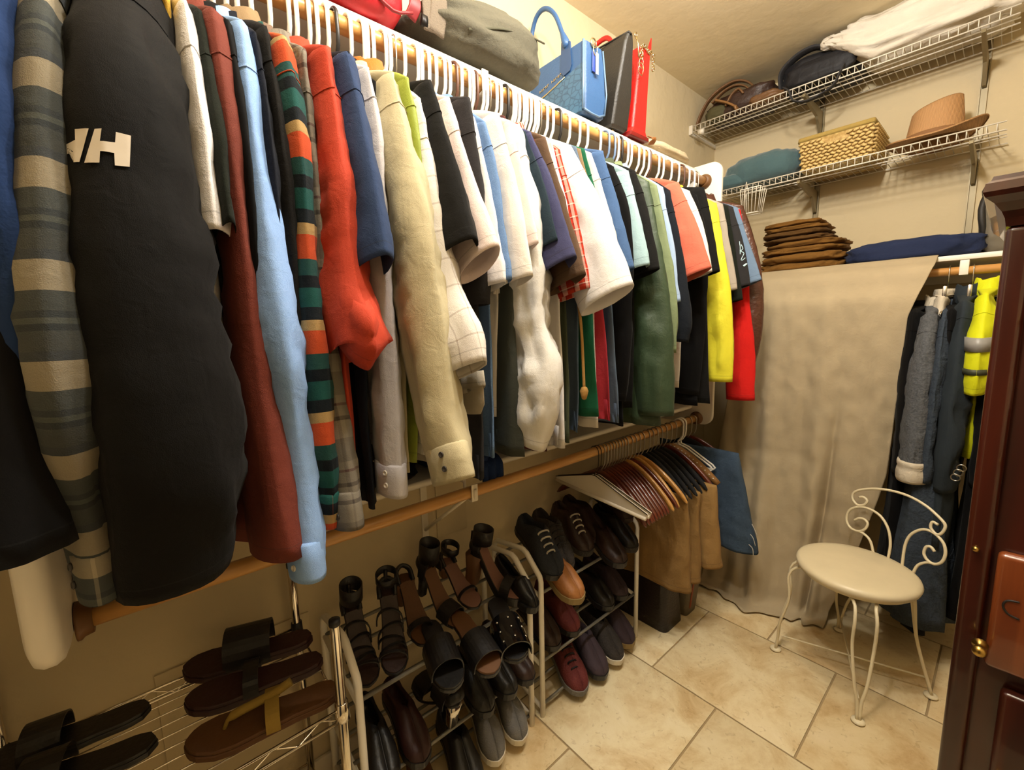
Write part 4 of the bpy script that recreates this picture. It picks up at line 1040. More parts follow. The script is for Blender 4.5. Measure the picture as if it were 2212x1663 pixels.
# ================================================================== drape over the hanging clothes
def drape():
    t = thing('drape', 'long beige sheet draped over clothes on the back rod', 'sheet', (-.55, 2.22, 0))
    prof = [(2.60, S3 + .010), (2.50, S3 + .006), (2.445, S3 + .004), (2.425, S3 - .012), (2.36, 1.585), (2.335, 1.52), (2.315, 1.49), (2.305, 1.44), (2.30, 1.2), (2.30, .9), (2.30, .6), (2.30, .3), (2.29, .12), (2.27, .035), (2.23, .012), (2.19, .010)]
    L = catmull(prof, 90); nx = 150; rings = []
    for i, (y, z) in enumerate(L):
        s = max(0, min(1, (1.5 - z) / 1.5)); row = []
        xr = -.215 if z > 1.60 else (-.215 - .055 * min(1, (1.60 - z) / .20) if z > 1.40 else -.27 - .02 * min(1, (1.4 - z) / .7) - .15 * max(0, min(1, (.75 - z) / .7)) ** 1.2)
        xl = -.87 if z > 1.5 else -.87 - .12 * min(1, (1.5 - z) / .9)
        for j in range(nx):
            f = j / (nx - 1); x = xl + (xr - xl) * f
            fold = .013 * math.sin(x * 34 + 1.2 * math.sin(z * 2.2)) + .010 * math.sin(x * 61 + 2 + z) + .016 * nz(x * 7, z * 1.1, 3.3)
            crease = -.055 * math.exp(-((x + .47 + .06 * (1 - z)) / .016) ** 2) * max(0, min(1, (1.15 - z) / .6))
            amp = (.12 + .95 * s) if z < 1.5 else .08
            yy = y - fold * amp - crease * 1.3 * s + .004 * nz(x * 30, z * 22, 1.7) + .006 * nz(x * 12, z * 14, 8.1) * (z < 1.5)
            zz = z + (.010 * nz(x * 8, y * 8, 2) * (z < .05)) + (.010 * math.sin(x * 20) + .02 * nz(x * 4, 2, 2)) * (z < .02) * 0
            k = max(0, min(1, (-.48 - x) / .12)) * max(0, min(1, (.75 - z) / .6)); yy -= .085 * k + .03 * k * math.sin(x * 23)
            if z < .06: zz = max(.004, z + .012 * abs(nz(x * 11, y * 20, 4)))
            row.append((x, yy, zz))
        rings.append(row)
    V, F_, uv = loft(rings, closed=False, us=np.linspace(0, .7, nx + 1), vs_=np.linspace(2.2, .06, len(rings)))
    o = raw('sheet', V, F_, fabric('beige_sheet', '#b3a284', bump=.25, weave=500), t, uv=uv)
    md = o.modifiers.new('thickness', 'SOLIDIFY'); md.thickness = .0025; md.offset = -1
    return t
drape()

# ================================================================== coats on the back rod
def back_coat(t, x, yaw=0.0):
    """a garment made on the left rod's layout, turned to hang on the back rod at x"""
    t.location = (x, 2.47, t.location.z - .482); t.rotation_euler[2] = -math.pi / 2 + yaw
F_fle = fabric('grey_sherpa_fleece', '#3f4145', weave=160, bump=1.0, kind='heather', col2='#76787c')
F_cream = fabric('cream_fleece', '#cfc3ae', weave=200, bump=.7)
F_robe = fabric('slate_blue_terry', '#2b323d', weave=180, bump=.9, kind='heather', col2='#4a5460')
F_coat = fabric('slate_grey_coat', '#2b3238', rough=.8)
F_hv = fabric('hi_vis_yellow', '#d8dc1e', rough=.6)
g1 = garment('fleece_jacket', 'grey fleece jacket with rolled cream cuff beside the drape', 0, F_fle, (-.80, 1.89), [(-.755, 1.75), (-.74, 1.55), (-.735, 1.36), (-.735, 1.27)], (.085, .08, .075, .065), (.030, .044, .046, .042), (1.22, -.80), .02, cat='jacket', hang=None, collar='shirt', collar_mat=F_cream, wr=.006)
# rolled cuff
aa = np.linspace(0, 2 * np.pi, 28, endpoint=False)
rings = []
for dz, s in ((.062, .94), (.064, 1.06), (.055, 1.12), (.044, 1.10), (.036, 1.04), (.028, 1.10), (.012, 1.14), (-.010, 1.12), (-.020, 1.04), (-.020, .9), (.02, .85)):
    rings.append(np.stack([-.80 + .067 * s * np.cos(aa), .045 * s * np.sin(aa), np.full(28, 1.262 + dz)], 1))
V, F_, uv = loft(rings); raw('rolled_cuff', V, F_, F_cream, g1, uv=uv)
back_coat(g1, -.205)
g2 = garment('cream_cardigan', 'cream fleece cardigan shoulder behind the grey fleece jacket', 0, F_cream, (-.88, 1.955), [(-.855, 1.85), (-.87, 1.70)], (.07, .05), (.020, .022), (1.4, -.90), .016, cat='cardigan', hang=None, ztop=1.965, collar='tee')
back_coat(g2, -.185)
g3 = garment('terry_robe', 'long slate blue terry robe behind the vanity chair', 0, F_robe, (-.80, 1.87), [(-.755, 1.72), (-.74, 1.45), (-.745, 1.25)], (.08, .07, .06), (.02, .024, .024), (.665, -.735), .016, bh=.105, cat='robe', hang=None, fold=.02, yh=.0)
back_coat(g3, -.165)
g4 = garment('slate_coat', 'slate grey belted coat with silver rings', 0, F_coat, (-.80, 1.93), [(-.765, 1.78), (-.745, 1.55), (-.74, 1.35), (-.76, 1.22)], (.085, .08, .07, .06), (.022, .036, .04, .034), (1.0, -.76), .02, bh=.03, cat='coat', hang=None, collar='shirt', wr=.008, ztop=1.96)
for k in range(3):
    aa2 = np.linspace(0, 2 * np.pi, 24, endpoint=False); zc = 1.335 - .018 * k
    tube('belt_ring', [(-.742 + .004 * k, .045 + .012 * math.cos(q) - .006 * k, zc + .012 * math.sin(q)) for q in aa2], .002, M_wire, g4, 6, closed=True)
back_coat(g4, -.118)
g5 = garment('safety_jacket', 'yellow high-visibility jacket with grey reflective band', 0, F_hv, (-.815, 1.955), [(-.77, 1.87), (-.735, 1.78), (-.73, 1.68), (-.74, 1.60)], (.09, .085, .08, .065), (.028, .038, .040, .03), (1.35, -.84), .02, cat='jacket', hang=None, collar='shirt', wr=.006, ztop=1.98)
for zc, h, m_ in ((1.785, .024, plain('reflective_grey_tape', '#8d8a86', .4)), (1.690, .010, plain('dark_tape', '#3a3c2a', .6))):
    rings = []
    for dz, s in ((h, 1.0), (h, 1.05), (-h, 1.05), (-h, 1.0)):
        rings.append(np.stack([-.817 + .086 * s * np.cos(aa) - .12 * 0, .0405 * s * np.sin(aa), zc + dz - .35 * 0.02 * np.cos(aa)], 1))
    V, F_, uv = loft(rings); raw('reflective_band', V, F_, m_, g5)
back_coat(g5, -.068)
g6 = garment('black_coat', 'black coat hidden between the cream cardigan and the slate coat', 0, F['black'], (-.81, 1.90), [(-.775, 1.70), (-.77, 1.45), (-.78, 1.25)], (.08, .07, .06), (.016, .018, .018), (.60, -.80), .012, cat='coat', hang=None, fold=.01, bh=.05)
back_coat(g6, -.150)
for x_, lab in ((-.255, 'black coat half hidden behind the edge of the drape'), (-.035, 'black coat hanging behind the yellow safety jacket'), (.02, 'black coat deepest behind the tall wooden chest')):
    gk = garment('black_coat', lab, 0, F['black'], (-.83, 1.90), [(-.805, 1.70), (-.80, 1.45), (-.81, 1.25)], (.08, .07, .06), (.022, .024, .022), (.70, -.83), .02, cat='coat', hang=None, fold=.01, bh=.04)
    back_coat(gk, x_)
M_clip = plain('steel_clip', '#cfcac0', .25, 1)
for x, nm in ((-.178, 'steel clip hanger above the cream cardigan'), (-.112, 'steel clip hanger above the slate coat')):
    t = thing('clip_hanger', nm, 'hanger', (x, 2.47, 1.45))
    pts = [(x, 2.47 - yy, 1.573 + zz) for yy, zz in hanger_path(0)]
    tube('hook', pts + [(x, 2.47, 1.44)], .0018, M_clip, t, 6)
    tube('bar', [(x, 2.28, 1.405), (x, 2.36, 1.425), (x, 2.47, 1.44), (x, 2.58, 1.425), (x, 2.66, 1.405)], .004, M_clip, t, 6)
    box('clip', (x - .006, 2.345, 1.455), (x + .006, 2.357, 1.512), M_clip, t, .002)

# ================================================================== vanity chair
M_chair = plain('cream_enamel', '#e0d2b0', .35, var=.03, spec=.5)
CC = Vector((-.305, 2.0)); nb = Vector((.42, .9075)); tb = Vector((.9075, -.42))     # nb towards the back rest
t = thing('vanity_chair', 'cream wire vanity chair with round seat and scrolled back', 'chair', (CC.x, CC.y, 0))
V, F_ = lathe_data([(.001, -.030), (.155, -.030), (.172, -.026), (.186, -.012), (.190, .000), (.186, .010), (.176, .016), (.15, .020), (.08, .023), (.001, .024)], (CC.x - .003, CC.y - .03, .452), 56)
raw('seat', V, F_, fabric('cream_vinyl', '#e2d2ae', rough=.4, spec=.5, bump=.05, sheen=0), t)
feet = {'fl': (-.542, 1.925), 'fr': (-.231, 1.76), 'br': (-.076, 2.083), 'bl': (-.392, 2.259)}
sc = Vector((CC.x - .003, CC.y - .03))
for k, (fx, fy) in feet.items():
    fv = Vector((fx, fy)); d = (fv - sc).normalized(); s = Vector((-d.y, d.x))
    parts = []
    for sg in (-1, 1):
        top = sc + d * .115 + s * sg * .05
        kn = sc + d * .195 + s * sg * .030
        if k in ('br',):
            pts = [(top.x, top.y, .425), (sc.x + d.x * .17 + s.x * sg * .02, sc.y + d.y * .17 + s.y * sg * .02, .40), (sc.x + d.x * .20, sc.y + d.y * .20, .22), (fx + s.x * sg * .004, fy + s.y * sg * .004, .012)]
        else:
            pts = [(top.x, top.y, .424), (kn.x - d.x * .02, kn.y - d.y * .02, .415), (kn.x + d.x * .012, kn.y + d.y * .012, .37), (kn.x + d.x * .006, kn.y + d.y * .006, .27), (fx - d.x * .010 + s.x * sg * .018, fy - d.y * .010 + s.y * sg * .018, .14), (fx - d.x * .006 + s.x * sg * .006, fy - d.y * .006 + s.y * sg * .006, .07), (fx + s.x * sg * .004, fy + s.y * sg * .004, .010)]
        parts.append(tube_data(catmull(pts, 26), .0052, 8))
    o = raw('leg', *merge(parts), M_chair, t)
    a = np.linspace(0, 2 * np.pi, 14, endpoint=False)
    V, F_ = lathe_data([(.001, 0), (.016, 0), (.021, .004), (.020, .009), (.012, .012), (.001, .012)], (fx, fy, .0005), 18); raw('foot_pad', V, F_, M_chair, o)
# stretcher wires
def fp(k, z, q=.05):
    f = Vector(feet[k]); d = (sc - f).normalized(); p = f + d * q * .45; return (p.x, p.y, z)
for a_, b_ in (('fl', 'br'), ('bl', 'fr')):
    tube('stretcher', [fp(a_, .075), fp(b_, .075)], .0035, M_chair, t, 6)
# scrolled back: wires in one leaning plane, coordinates (s across, z up)
BP = Vector((CC.x, CC.y)) + nb * .142
def bp(s, z): 
    q = BP + tb * s + nb * (.10 * (z - .46)); return (q.x, q.y, z)
def scroll(c, r0, r1, a0, a1, n=36):
    return [(c[0] + (r0 + (r1 - r0) * k / n) * math.cos(math.radians(a0 + (a1 - a0) * k / n)), c[1] + (r0 + (r1 - r0) * k / n) * math.sin(math.radians(a0 + (a1 - a0) * k / n))) for k in range(n + 1)]
def wire(name, pts, n=None, r=.0048):
    P = [bp(*p) for p in pts]
    return tube(name, catmull(P, n or max(40, len(P) * 2)), r, M_chair, t, 8)
wire('top_arch', [(-.129, .660), (-.112, .667), (-.096, .657), (-.107, .635), (-.131, .627), (-.153, .647), (-.147, .677), (-.100, .706), (-.035, .726), (.034, .730), (.095, .715), (.143, .687), (.161, .667), (.155, .638), (.141, .627), (.122, .643), (.124, .665), (.141, .662)], 120)
wire('side_scroll', [(.010, .465), (.009, .523), (-.006, .577), (-.038, .615), (-.081, .628), (-.123, .620), (-.156, .593), (-.163, .553), (-.146, .524), (-.115, .520), (-.089, .538), (-.080, .566), (-.095, .579), (-.116, .574), (-.132, .559)], 100)
wire('side_stay', [(-.040, .455), (-.062, .504), (-.093, .521), (-.122, .519)], 30)
wire('side_scroll', [(.058, .462), (.056, .540), (.067, .589), (.097, .624), (.130, .629), (.163, .607), (.175, .573), (.170, .539), (.151, .520), (.129, .524), (.116, .542), (.119, .568), (.132, .575), (.145, .564)], 100)
wire('side_stay', [(.094, .448), (.105, .490), (.130, .515), (.151, .520)], 30)

# ================================================================== tall wooden chest at the right edge
M_mah = wood('dark_mahogany', '#2c0e07', '#4a1b0d', 'Z', .3, 3, .4)
M_red = wood('red_brown_wood', '#6b3216', '#8d4a22', 'Z', .3, 4, .5)
M_brass = plain('aged_brass', '#b0904c', .3, 1, var=.15, scale=60)
AX0, AX1, AY0, AY1, AZ = -.018, .58, 1.0, 1.42, 1.53
t = thing('wooden_chest', 'tall dark mahogany chest with moulded cornice at the right edge', 'chest', ((AX0 + AX1) / 2, (AY0 + AY1) / 2, 0))
box('carcass', (AX0 + .004, AY0 + .012, .06), (AX1 - .004, AY1, AZ), M_mah, t, .002)
box('plinth', (AX0 - .006, AY0 - .006, 0), (AX1 + .006, AY1, .06), M_mah, t, .004)
box('corner_post', (AX0, AY0, .06), (AX0 + .03, AY0 + .03, AZ), M_mah, t, .008, 4)
box('corner_post', (AX1 - .03, AY0, .06), (AX1, AY0 + .03, AZ), M_mah, t, .008, 4)
prof = [(0, 0), (.002, .012), (.006, .022), (.014, .034), (.024, .043), (.027, .050), (.025, .062), (.020, .066), (.018, .072), (-.02, .074)]
rings = []
for o_, z_ in prof:
    rings.append([(AX0 - o_, AY0 - o_, AZ + z_), (AX1 + o_, AY0 - o_, AZ + z_), (AX1 + o_, AY1, AZ + z_), (AX0 - o_, AY1, AZ + z_)])
V, F_, uv = loft(rings); raw('cornice', V, F_, M_mah, t, smooth=False)
for k, (z0, z1) in enumerate(((.14, .44), (.48, .80), (.832, 1.028), (1.07, 1.26), (1.30, 1.49))):
    mt = M_red if k in (2,) else M_mah
    d = box('drawer', (AX0 + (.036 if k == 2 else .058), AY0 - .012, z0), (AX1 - .036, AY0 + .012, z1), mt, t, .008, 3)
    for xx, zc in ((AX0 + .062 if k != 2 else AX0 + .030, (z0 + z1) / 2 - (.062 if k == 2 else 0)), (AX1 - .10, (z0 + z1) / 2)):
        prof_ = [(.001, .001), (.009, .001), (.010, .004), (.005, .008), (.004, .016), (.008, .021), (.009, .027), (.006, .032), (.001, .033)]
        V, F_ = lathe_data(prof_, (0, 0, 0), 14); V = [(xx + v[0], AY0 - .012 - v[2], zc + v[1]) for v in V]
        raw('brass_knob', V, F_, M_brass, d)
V, F_ = lathe_data([(.001, 0), (.004, .001), (.005, .004), (.003, .007), (.001, .008)], (0, 0, 0), 12)
V = [(AX0 + .012 + v[0], AY0 - v[2], 1.022 + v[1]) for v in V]; raw('brass_stud', V, F_, M_brass, t)

# short dark curved scratch on the lighter drawer
drw = [c for c in bpy.data.objects if c.parent == t and c.name.startswith('drawer') and c.data.materials[0] == M_red][0]
tube('dark_mark', catmull([(.046, AY0 - .0125, .958), (.034, AY0 - .0125, .955), (.030, AY0 - .0125, .945), (.036, AY0 - .0125, .934), (.048, AY0 - .0125, .930)], 20), .0016, plain('black_ink', '#150c08', .6), drw, 6)

# ================================================================== shoe racks
M_rackw = plain('white_rack_enamel', '#e3ddd0', .4, var=.03)
M_rackg = plain('grey_rack_tube', '#77746c', .4, .4, var=.1)
M_chrome = plain('chrome', '#d8cfbf', .14, 1, var=.03)
M_blkp = plain('black_plastic_collar', '#16161a', .5)
TIERS = ((.470, .520), (.205, .255), (.035, .085))
def shoe_rack(label, y0, y1):
    t = thing('shoe_rack', label, 'shoe rack', (-1.12, (y0 + y1) / 2, 0))
    for y in (y0, y1):
        pts = [(-.990, y, 0.0), (-.990, y, .30), (-.990, y, .520), (-.995, y, .538), (-1.060, y, .600), (-1.078, y, .607), (-1.10, y, .605), (-1.225, y, .585), (-1.242, y, .57), (-1.247, y, .545), (-1.247, y, .3), (-1.247, y, 0)]
        V, F_ = tube_data(pts, .0105, 8, flat=.85); raw('side_frame', V, F_, M_rackw, t)
        for zf, zr in TIERS:
            tube('cross_bar', [(-.990, y, zf - .006), (-1.247, y, zr - .006)], .0075, M_rackw, t, 8)
    for zf, zr in TIERS:
        for k in range(4):
            f = (.03, .34, .66, .97)[k]
            x = -.990 - .257 * f; z = zf + (zr - zf) * f
            tube('rail', [(x, y0, z), (x, (y0 + y1) / 2, z), (x, y1, z)], .0055, M_rackg, t, 8)
    return t
shoe_rack('white metal shoe rack holding black strappy heels and slides', .325, .912)
shoe_rack('white metal shoe rack holding sneakers beside the khaki trousers', .966, 1.556)

t = thing('wire_rack', 'chrome wire shelf unit with brown sandals at the lower left', 'shoe rack', (-1.07, -.02, 0))
CZ = .575
for x, zt in ((-1.245, .765), (-.893, .785)):
    for y in (-.29, .255):
        p = tube('post', [(x, y, .0), (x, y, .4), (x, y, zt)], .0105, M_chrome, t, 14)
        V, F_ = lathe_data([(.001, 0), (.0118, 0), (.0118, .012), (.001, .013)], (x, y, zt - .008), 14); raw('post_cap', V, F_, M_blkp, p)
        V, F_ = lathe_data([(.0108, 0), (.016, .004), (.0135, .045), (.0108, .046)], (x, y, CZ - .028), 14); raw('collar', V, F_, M_blkp if x < -1 else M_chrome, p)
for zz, dz in ((CZ, 0), (.14, 0)):
    for x in (-1.245, -.893):
        tube('edge_wire', [(x, -.29, zz), (x, -.1, zz), (x, .255, zz)], .0035, M_chrome, t, 6)
        tube('edge_wire', [(x, -.29, zz - .028), (x, -.1, zz - .028), (x, .255, zz - .028)], .0035, M_chrome, t, 6)
        zig = [(x, -.29 + .545 * k / 12, zz if k % 2 else zz - .028) for k in range(13)]
        tube('truss_wire', zig, .002, M_chrome, t, 5)
    for y in (-.29, .255):
        tube('edge_wire', [(-1.245, y, zz), (-1.07, y, zz), (-.893, y, zz)], .0035, M_chrome, t, 6)
    for k in range(9):
        x = -1.21 + .282 * k / 8
        tube('deck_wire', [(x, -.29, zz + .003), (x, -.1, zz + .003), (x, .255, zz + .003)], .0018, M_chrome, t, 5)

# ================================================================== shoes (local: toe along +x, sole on z = 0)
def foot_w(f, W, pointed=0.0, square=0.0):
    """half width of a sole at f from heel (0) to toe (1)"""
    base = np.interp(f, [0, .04, .12, .3, .5, .7, .82, .92, .97, 1], [.05, .5, .68, .66, .80, 1.0, .97, .74, .48, .06])
    if pointed: base = base * (1 - pointed * max(0, (f - .6) / .4) ** 1.4 * .6)
    return W / 2 * base
def sole_mesh(L, W, z0, z1, lift=None, n=30, pointed=0., rim=.0):
    """foot-shaped slab following the height line lift(f)"""
    fs = np.r_[np.linspace(0, .1, 6), np.linspace(.14, .86, n - 12), np.linspace(.9, 1, 6)]
    rings = []
    for f in fs:
        w = foot_w(f, W, pointed); x = -L / 2 + L * f; h = lift(f) if lift else 0
        off = .010 * math.sin(math.pi * f) * .5
        rings.append([(x, -w + off, h + z0 + .002), (x, -w * .97 + off, h + z0), (x, w * .97 + off, h + z0), (x, w + off, h + z0 + .002), (x, w + off, h + z1 - .002), (x, w * .96 + off, h + z1), (x, -w * .96 + off, h + z1), (x, -w + off, h + z1 - .002)])
    V, F_, _ = loft(rings); return V, F_
def upper_mesh(L, W, z0, heights, opening=(.03, .50), n=34, pointed=0., cuff=0.0):
    """shoe upper with a real foot opening: section goes up one wall, down inside and up the other"""
    fs = np.r_[np.linspace(.0, .1, 6), np.linspace(.13, .87, n - 12), np.linspace(.9, 1, 6)]
    rings = []
    for f in fs:
        w = foot_w(f, W, pointed) * .97 + .0006; x = -L / 2 + L * f
        h = float(np.interp(f, [k[0] for k in heights], [k[1] for k in heights]))
        g = 0.0
        if opening[0] < f < opening[1]:
            q = (f - opening[0]) / (opening[1] - opening[0]); g = math.sin(math.pi * q) ** .45
        rim = w * (.12 + .58 * g) if g > 0 else w * .05
        deep = h * .75 * min(1, g * 1.4)
        off = .010 * math.sin(math.pi * f) * .5
        L_ = [(-w, 0), (-w * 1.03, h * .25), (-w * .97, h * .55), (-(w * .78 + rim * .2) if g else -w * .74, h * .82), (-rim, h)]
        I_ = [(-rim * .86, h - deep * .5 - .002), (-rim * .7, h - deep - .003), (rim * .7, h - deep - .003), (rim * .86, h - deep * .5 - .002)]
        R_ = [(-a, b) for a, b in reversed(L_)]
        rings.append([(x, yy + off, z0 + zz) for yy, zz in L_ + I_ + R_])
    V, F_, _ = loft(rings); return V, F_
def strap_over(x, W, h, w, mat, parent, z0=0., name='strap', skew=0., th=.0035, x2=None):
    """band arching over the foot from edge to edge"""
    pts = []
    for k in range(15):
        a = math.pi * k / 14; s = -math.cos(a)
        pts.append((x + skew * s, W / 2 * s * (1 + .02), z0 + h * math.sin(a) ** .7))
    P = np.array(pts); T = np.gradient(P, axis=0); T /= np.linalg.norm(T, axis=1)[:, None]
    rings = []
    for p, tt in zip(P, T):
        wv = np.array([1, 0, 0]) - tt * tt[0]; wv /= np.linalg.norm(wv); nv = np.cross(tt, wv)
        rings.append([p + wv * w / 2 * a + nv * th / 2 * b for a, b in ((-1, -1), (1, -1), (1, 1), (-1, 1))])
    V, F_, _ = loft(rings); return raw(name, V, F_, mat, parent, smooth=False)
SHN = dict(
 black=plain('black_shoe_leather', '#141212', .45, var=.2, bump=.2), patent=plain('black_patent', '#0b0a0b', .08, var=.1, coat=.6), tan=plain('tan_sole', '#5f3d20', .6, var=.15),
 brown=plain('brown_shoe_leather', '#2c1a14', .55, var=.25, bump=.25), maroon=plain('maroon_shoe', '#2f100e', .6, var=.2, bump=.2), mid=plain('cork_brown_insole', '#54320f', .7, var=.2, bump=.25),
 gold=plain('ochre_suede', '#8f742c', .85, var=.15, bump=.3), olive=plain('olive_suede', '#3e3524', .9, var=.15, bump=.3), navy=plain('dark_navy_mesh', '#20242c', .8, var=.2, bump=.4, bscale=220),
 mesh=plain('charcoal_brown_mesh', '#2f2925', .8, var=.35, bump=.5, bscale=200), boat=plain('tan_boat_leather', '#96602f', .6, var=.2, bump=.25), boats=plain('khaki_rubber_sole', '#8a7448', .7), white=plain('white_rubber_sole', '#d9d0bd', .6),
 grey=plain('grey_canvas', '#6f6c67', .85, var=.1, bump=.4, bscale=260), plum=plain('plum_suede', '#3a2d35', .85, var=.2, bump=.3), stud=plain('silver_stud', '#d8d4cc', .15, 1), pink=plain('blush_insole', '#7d5a4c', .6), lace=plain('pale_lace', '#b9b3a6', .8), red=plain('dark_red_mesh', '#5b1c17', .8, var=.25, bump=.4, bscale=200))
def place(t, loc, rz=0., pitch=0., roll=0.):
    t.location = loc; t.rotation_euler = (roll, pitch, rz)
def sneaker(label, loc, rz, up, sole, lace=None, L=.275, W=.098, pitch=0., roll=0., hi=.085, grp=None, pointed=0., trim=None, name='sneaker'):
    t = thing(name, label, 'shoe', (0, 0, 0), grp)
    raw('sole', *sole_mesh(L, W, 0, .024, lambda f: .006 * max(0, (f - .75) / .25) ** 2), sole, t, smooth=False)
    raw('upper', *upper_mesh(L * .975, W * .95, .020, [(0, .05), (.05, .068), (.2, .056), (.42, hi - .004), (.5, hi), (.62, .066), (.8, .044), (.93, .034), (1, .012)], pointed=pointed), up, t)
    if lace:
        for k in range(4):
            strap_over(.005 + .020 * k + .01, W * .42 - .004 * k, .012, .005, lace, t, z0=.020 + hi - .012 - .012 * k, name='lace')
    if trim: strap_over(L * .36, W * .88, .046, .02, trim, t, z0=.02, name='toe_cap')
    place(t, loc, rz, pitch, roll); return t
def slide(label, loc, rz, bed, solem, band, L=.26, W=.095, pitch=0., roll=0., bands=((.04, .055, .05, 0),), studs=False, grp=None, thong=None, name='sandal', thick=.018):
    t = thing(name, label, 'shoe', (0, 0, 0), grp)
    raw('sole', *sole_mesh(L, W, 0, thick * .6, lambda f: .004 * max(0, (f - .75) / .25)), solem, t, smooth=False)
    raw('footbed', *sole_mesh(L * .985, W * .97, thick * .6, thick, lambda f: .004 * max(0, (f - .75) / .25)), bed, t, smooth=False)
    for x, h, w, sk in bands:
        b_ = strap_over(x, W * .97, h, w, band, t, z0=thick * .5, skew=sk)
        if studs:
            for i in range(3):
                for j in range(3):
                    a = math.radians(45 + 45 * j); xx = x - w * .3 + w * .3 * i
                    y = -math.cos(a) * W * .5; z = thick * .5 + h * math.sin(a) ** .7
                    V, F_ = lathe_data([(.001, .003), (.003, .0025), (.0045, 0), (.001, -.001)], (0, 0, 0), 10)
                    nn = np.array([0, -math.cos(a), math.sin(a)])
                    V = [(xx + v[0], y + nn[1] * v[2] + v[1] * math.sin(a), z + .002 + nn[2] * v[2] + v[1] * math.cos(a)) for v in V]; raw('stud', V, F_, SHN['stud'], b_)
    if thong:
        tube('thong_post', catmull([(.075, 0, thick), (.06, 0, thick + .022), (-.01, 0, thick + .036), (-.05, 0, thick + .05)], 16), [.004] * 3 + [.009] * 13, thong, t, 8)
        strap_over(-.012, W * .95, .045, .026, thong, t, z0=thick * .5)
    place(t, loc, rz, pitch, roll); return t
def heel(label, loc, rz, bed, up, L=.215, W=.075, H=.085, pitch=0., roll=0., straps=((.055, .035, .018, 0), (.02, .04, .012, .01)), ankle=True, block=.03, grp=None, cuff=0., platform=.008, ins=None, back=True):
    t = thing('heeled_sandal', label, 'shoe', (0, 0, 0), grp)
    lift = lambda f: H * (1 - min(1, max(0, (f - .18) / .5))) ** 1.5 if f > .18 else H
    raw('sole', *sole_mesh(L, W, 0, platform, lift), up, t, smooth=False)
    raw('insole', *sole_mesh(L * .97, W * .95, platform, platform + .003, lift), ins or bed, t, smooth=False)
    rings = []
    for z, s in ((0, .75), (.003, .8), (H * .5, .85), (H, 1.15)):
        rings.append([(-L * .40 + px * s, py * s, z) for px, py in rounded_rect(block, block * 1.15, block * .35)])
    V, F_, _ = loft(rings); raw('heel', V, F_, bed if bed is not up else up, t)
    for x, h, w, sk in straps: strap_over(x, W * .95, h, w, up, t, z0=platform + lift((x + L / 2) / L), skew=sk)
    if back:
        pts = [(-L * .30, -W * .30, H + platform), (-L * .44, -W * .28, H + .03), (-L * .49, 0, H + .042), (-L * .44, W * .28, H + .03), (-L * .30, W * .30, H + platform)]
        tube('heel_counter', catmull(pts, 20), .007, up, t, 8, flat=2.0)
    if ankle:
        zz = H + .075; a = np.linspace(0, 2 * np.pi, 26, endpoint=False)
        w_ = .012 + cuff
        rings = [np.stack([-L * .33 + (.033 + d) * np.cos(a), (.028 + d) * np.sin(a), np.full(26, zz + q)], 1) for d, q in ((0, -w_), (.003, -w_), (.003, w_), (0, w_), (0, -w_))]
        V, F_, _ = loft(rings, cap0=False, cap1=False); raw('ankle_strap', V, F_, up, t)
        tube('back_strap', [(-L * .48, 0, H + .03), (-L * .49, 0, zz)], .006, up, t, 8, flat=2)
    place(t, loc, rz, pitch, roll); return t

PT = math.radians(11)      # tilt of the racks' tiers, toes lower
def on_tier(k, x, lift=.0065):
    zf, zr = TIERS[k]; f = (-.990 - x) / .257
    return zf + (zr - zf) * f + lift
# chrome shelf
S_ = SHN
C0 = CZ + .006
slide('dark brown sandal with black strap against the wall on the chrome rack', (-1.195, .135, C0), math.radians(252) + math.pi * 0, S_['maroon'], S_['maroon'], S_['black'], L=.285, W=.10, bands=((.0, .075, .10, 0),), thick=.022)
slide('dark brown sandal with black strap second from the wall on the chrome rack', (-1.085, .13, C0), math.radians(256), S_['maroon'], S_['maroon'], S_['black'], L=.28, W=.095, bands=((.01, .045, .03, 0),), thick=.022)
slide('tan flip-flop with ochre thong at the front of the chrome rack', (-.965, .125, C0), math.radians(258), S_['mid'], S_['mid'], S_['gold'], L=.285, W=.10, bands=(), thong=S_['gold'], thick=.020)
slide('black sandal at the far left end of the chrome rack by the wall', (-1.19, -.20, C0), math.radians(262), S_['black'], S_['black'], S_['black'], L=.28, W=.09, bands=((.02, .05, .06, 0),))
slide('black sandal at the far left end, second from the wall', (-1.085, -.19, C0), math.radians(258), S_['black'], S_['black'], S_['black'], L=.28, W=.09, bands=((.02, .05, .06, 0),))
slide('black thong sandal at the far left front of the chrome rack', (-.975, -.20, C0), math.radians(260), S_['brown'], S_['black'], S_['black'], L=.28, W=.09, bands=(), thong=S_['black'])
slide('brown sandal on the lowest deck of the chrome rack', (-1.02, .10, .149), math.radians(260), S_['maroon'], S_['maroon'], S_['brown'], L=.28, W=.10, bands=((.02, .06, .08, 0),))
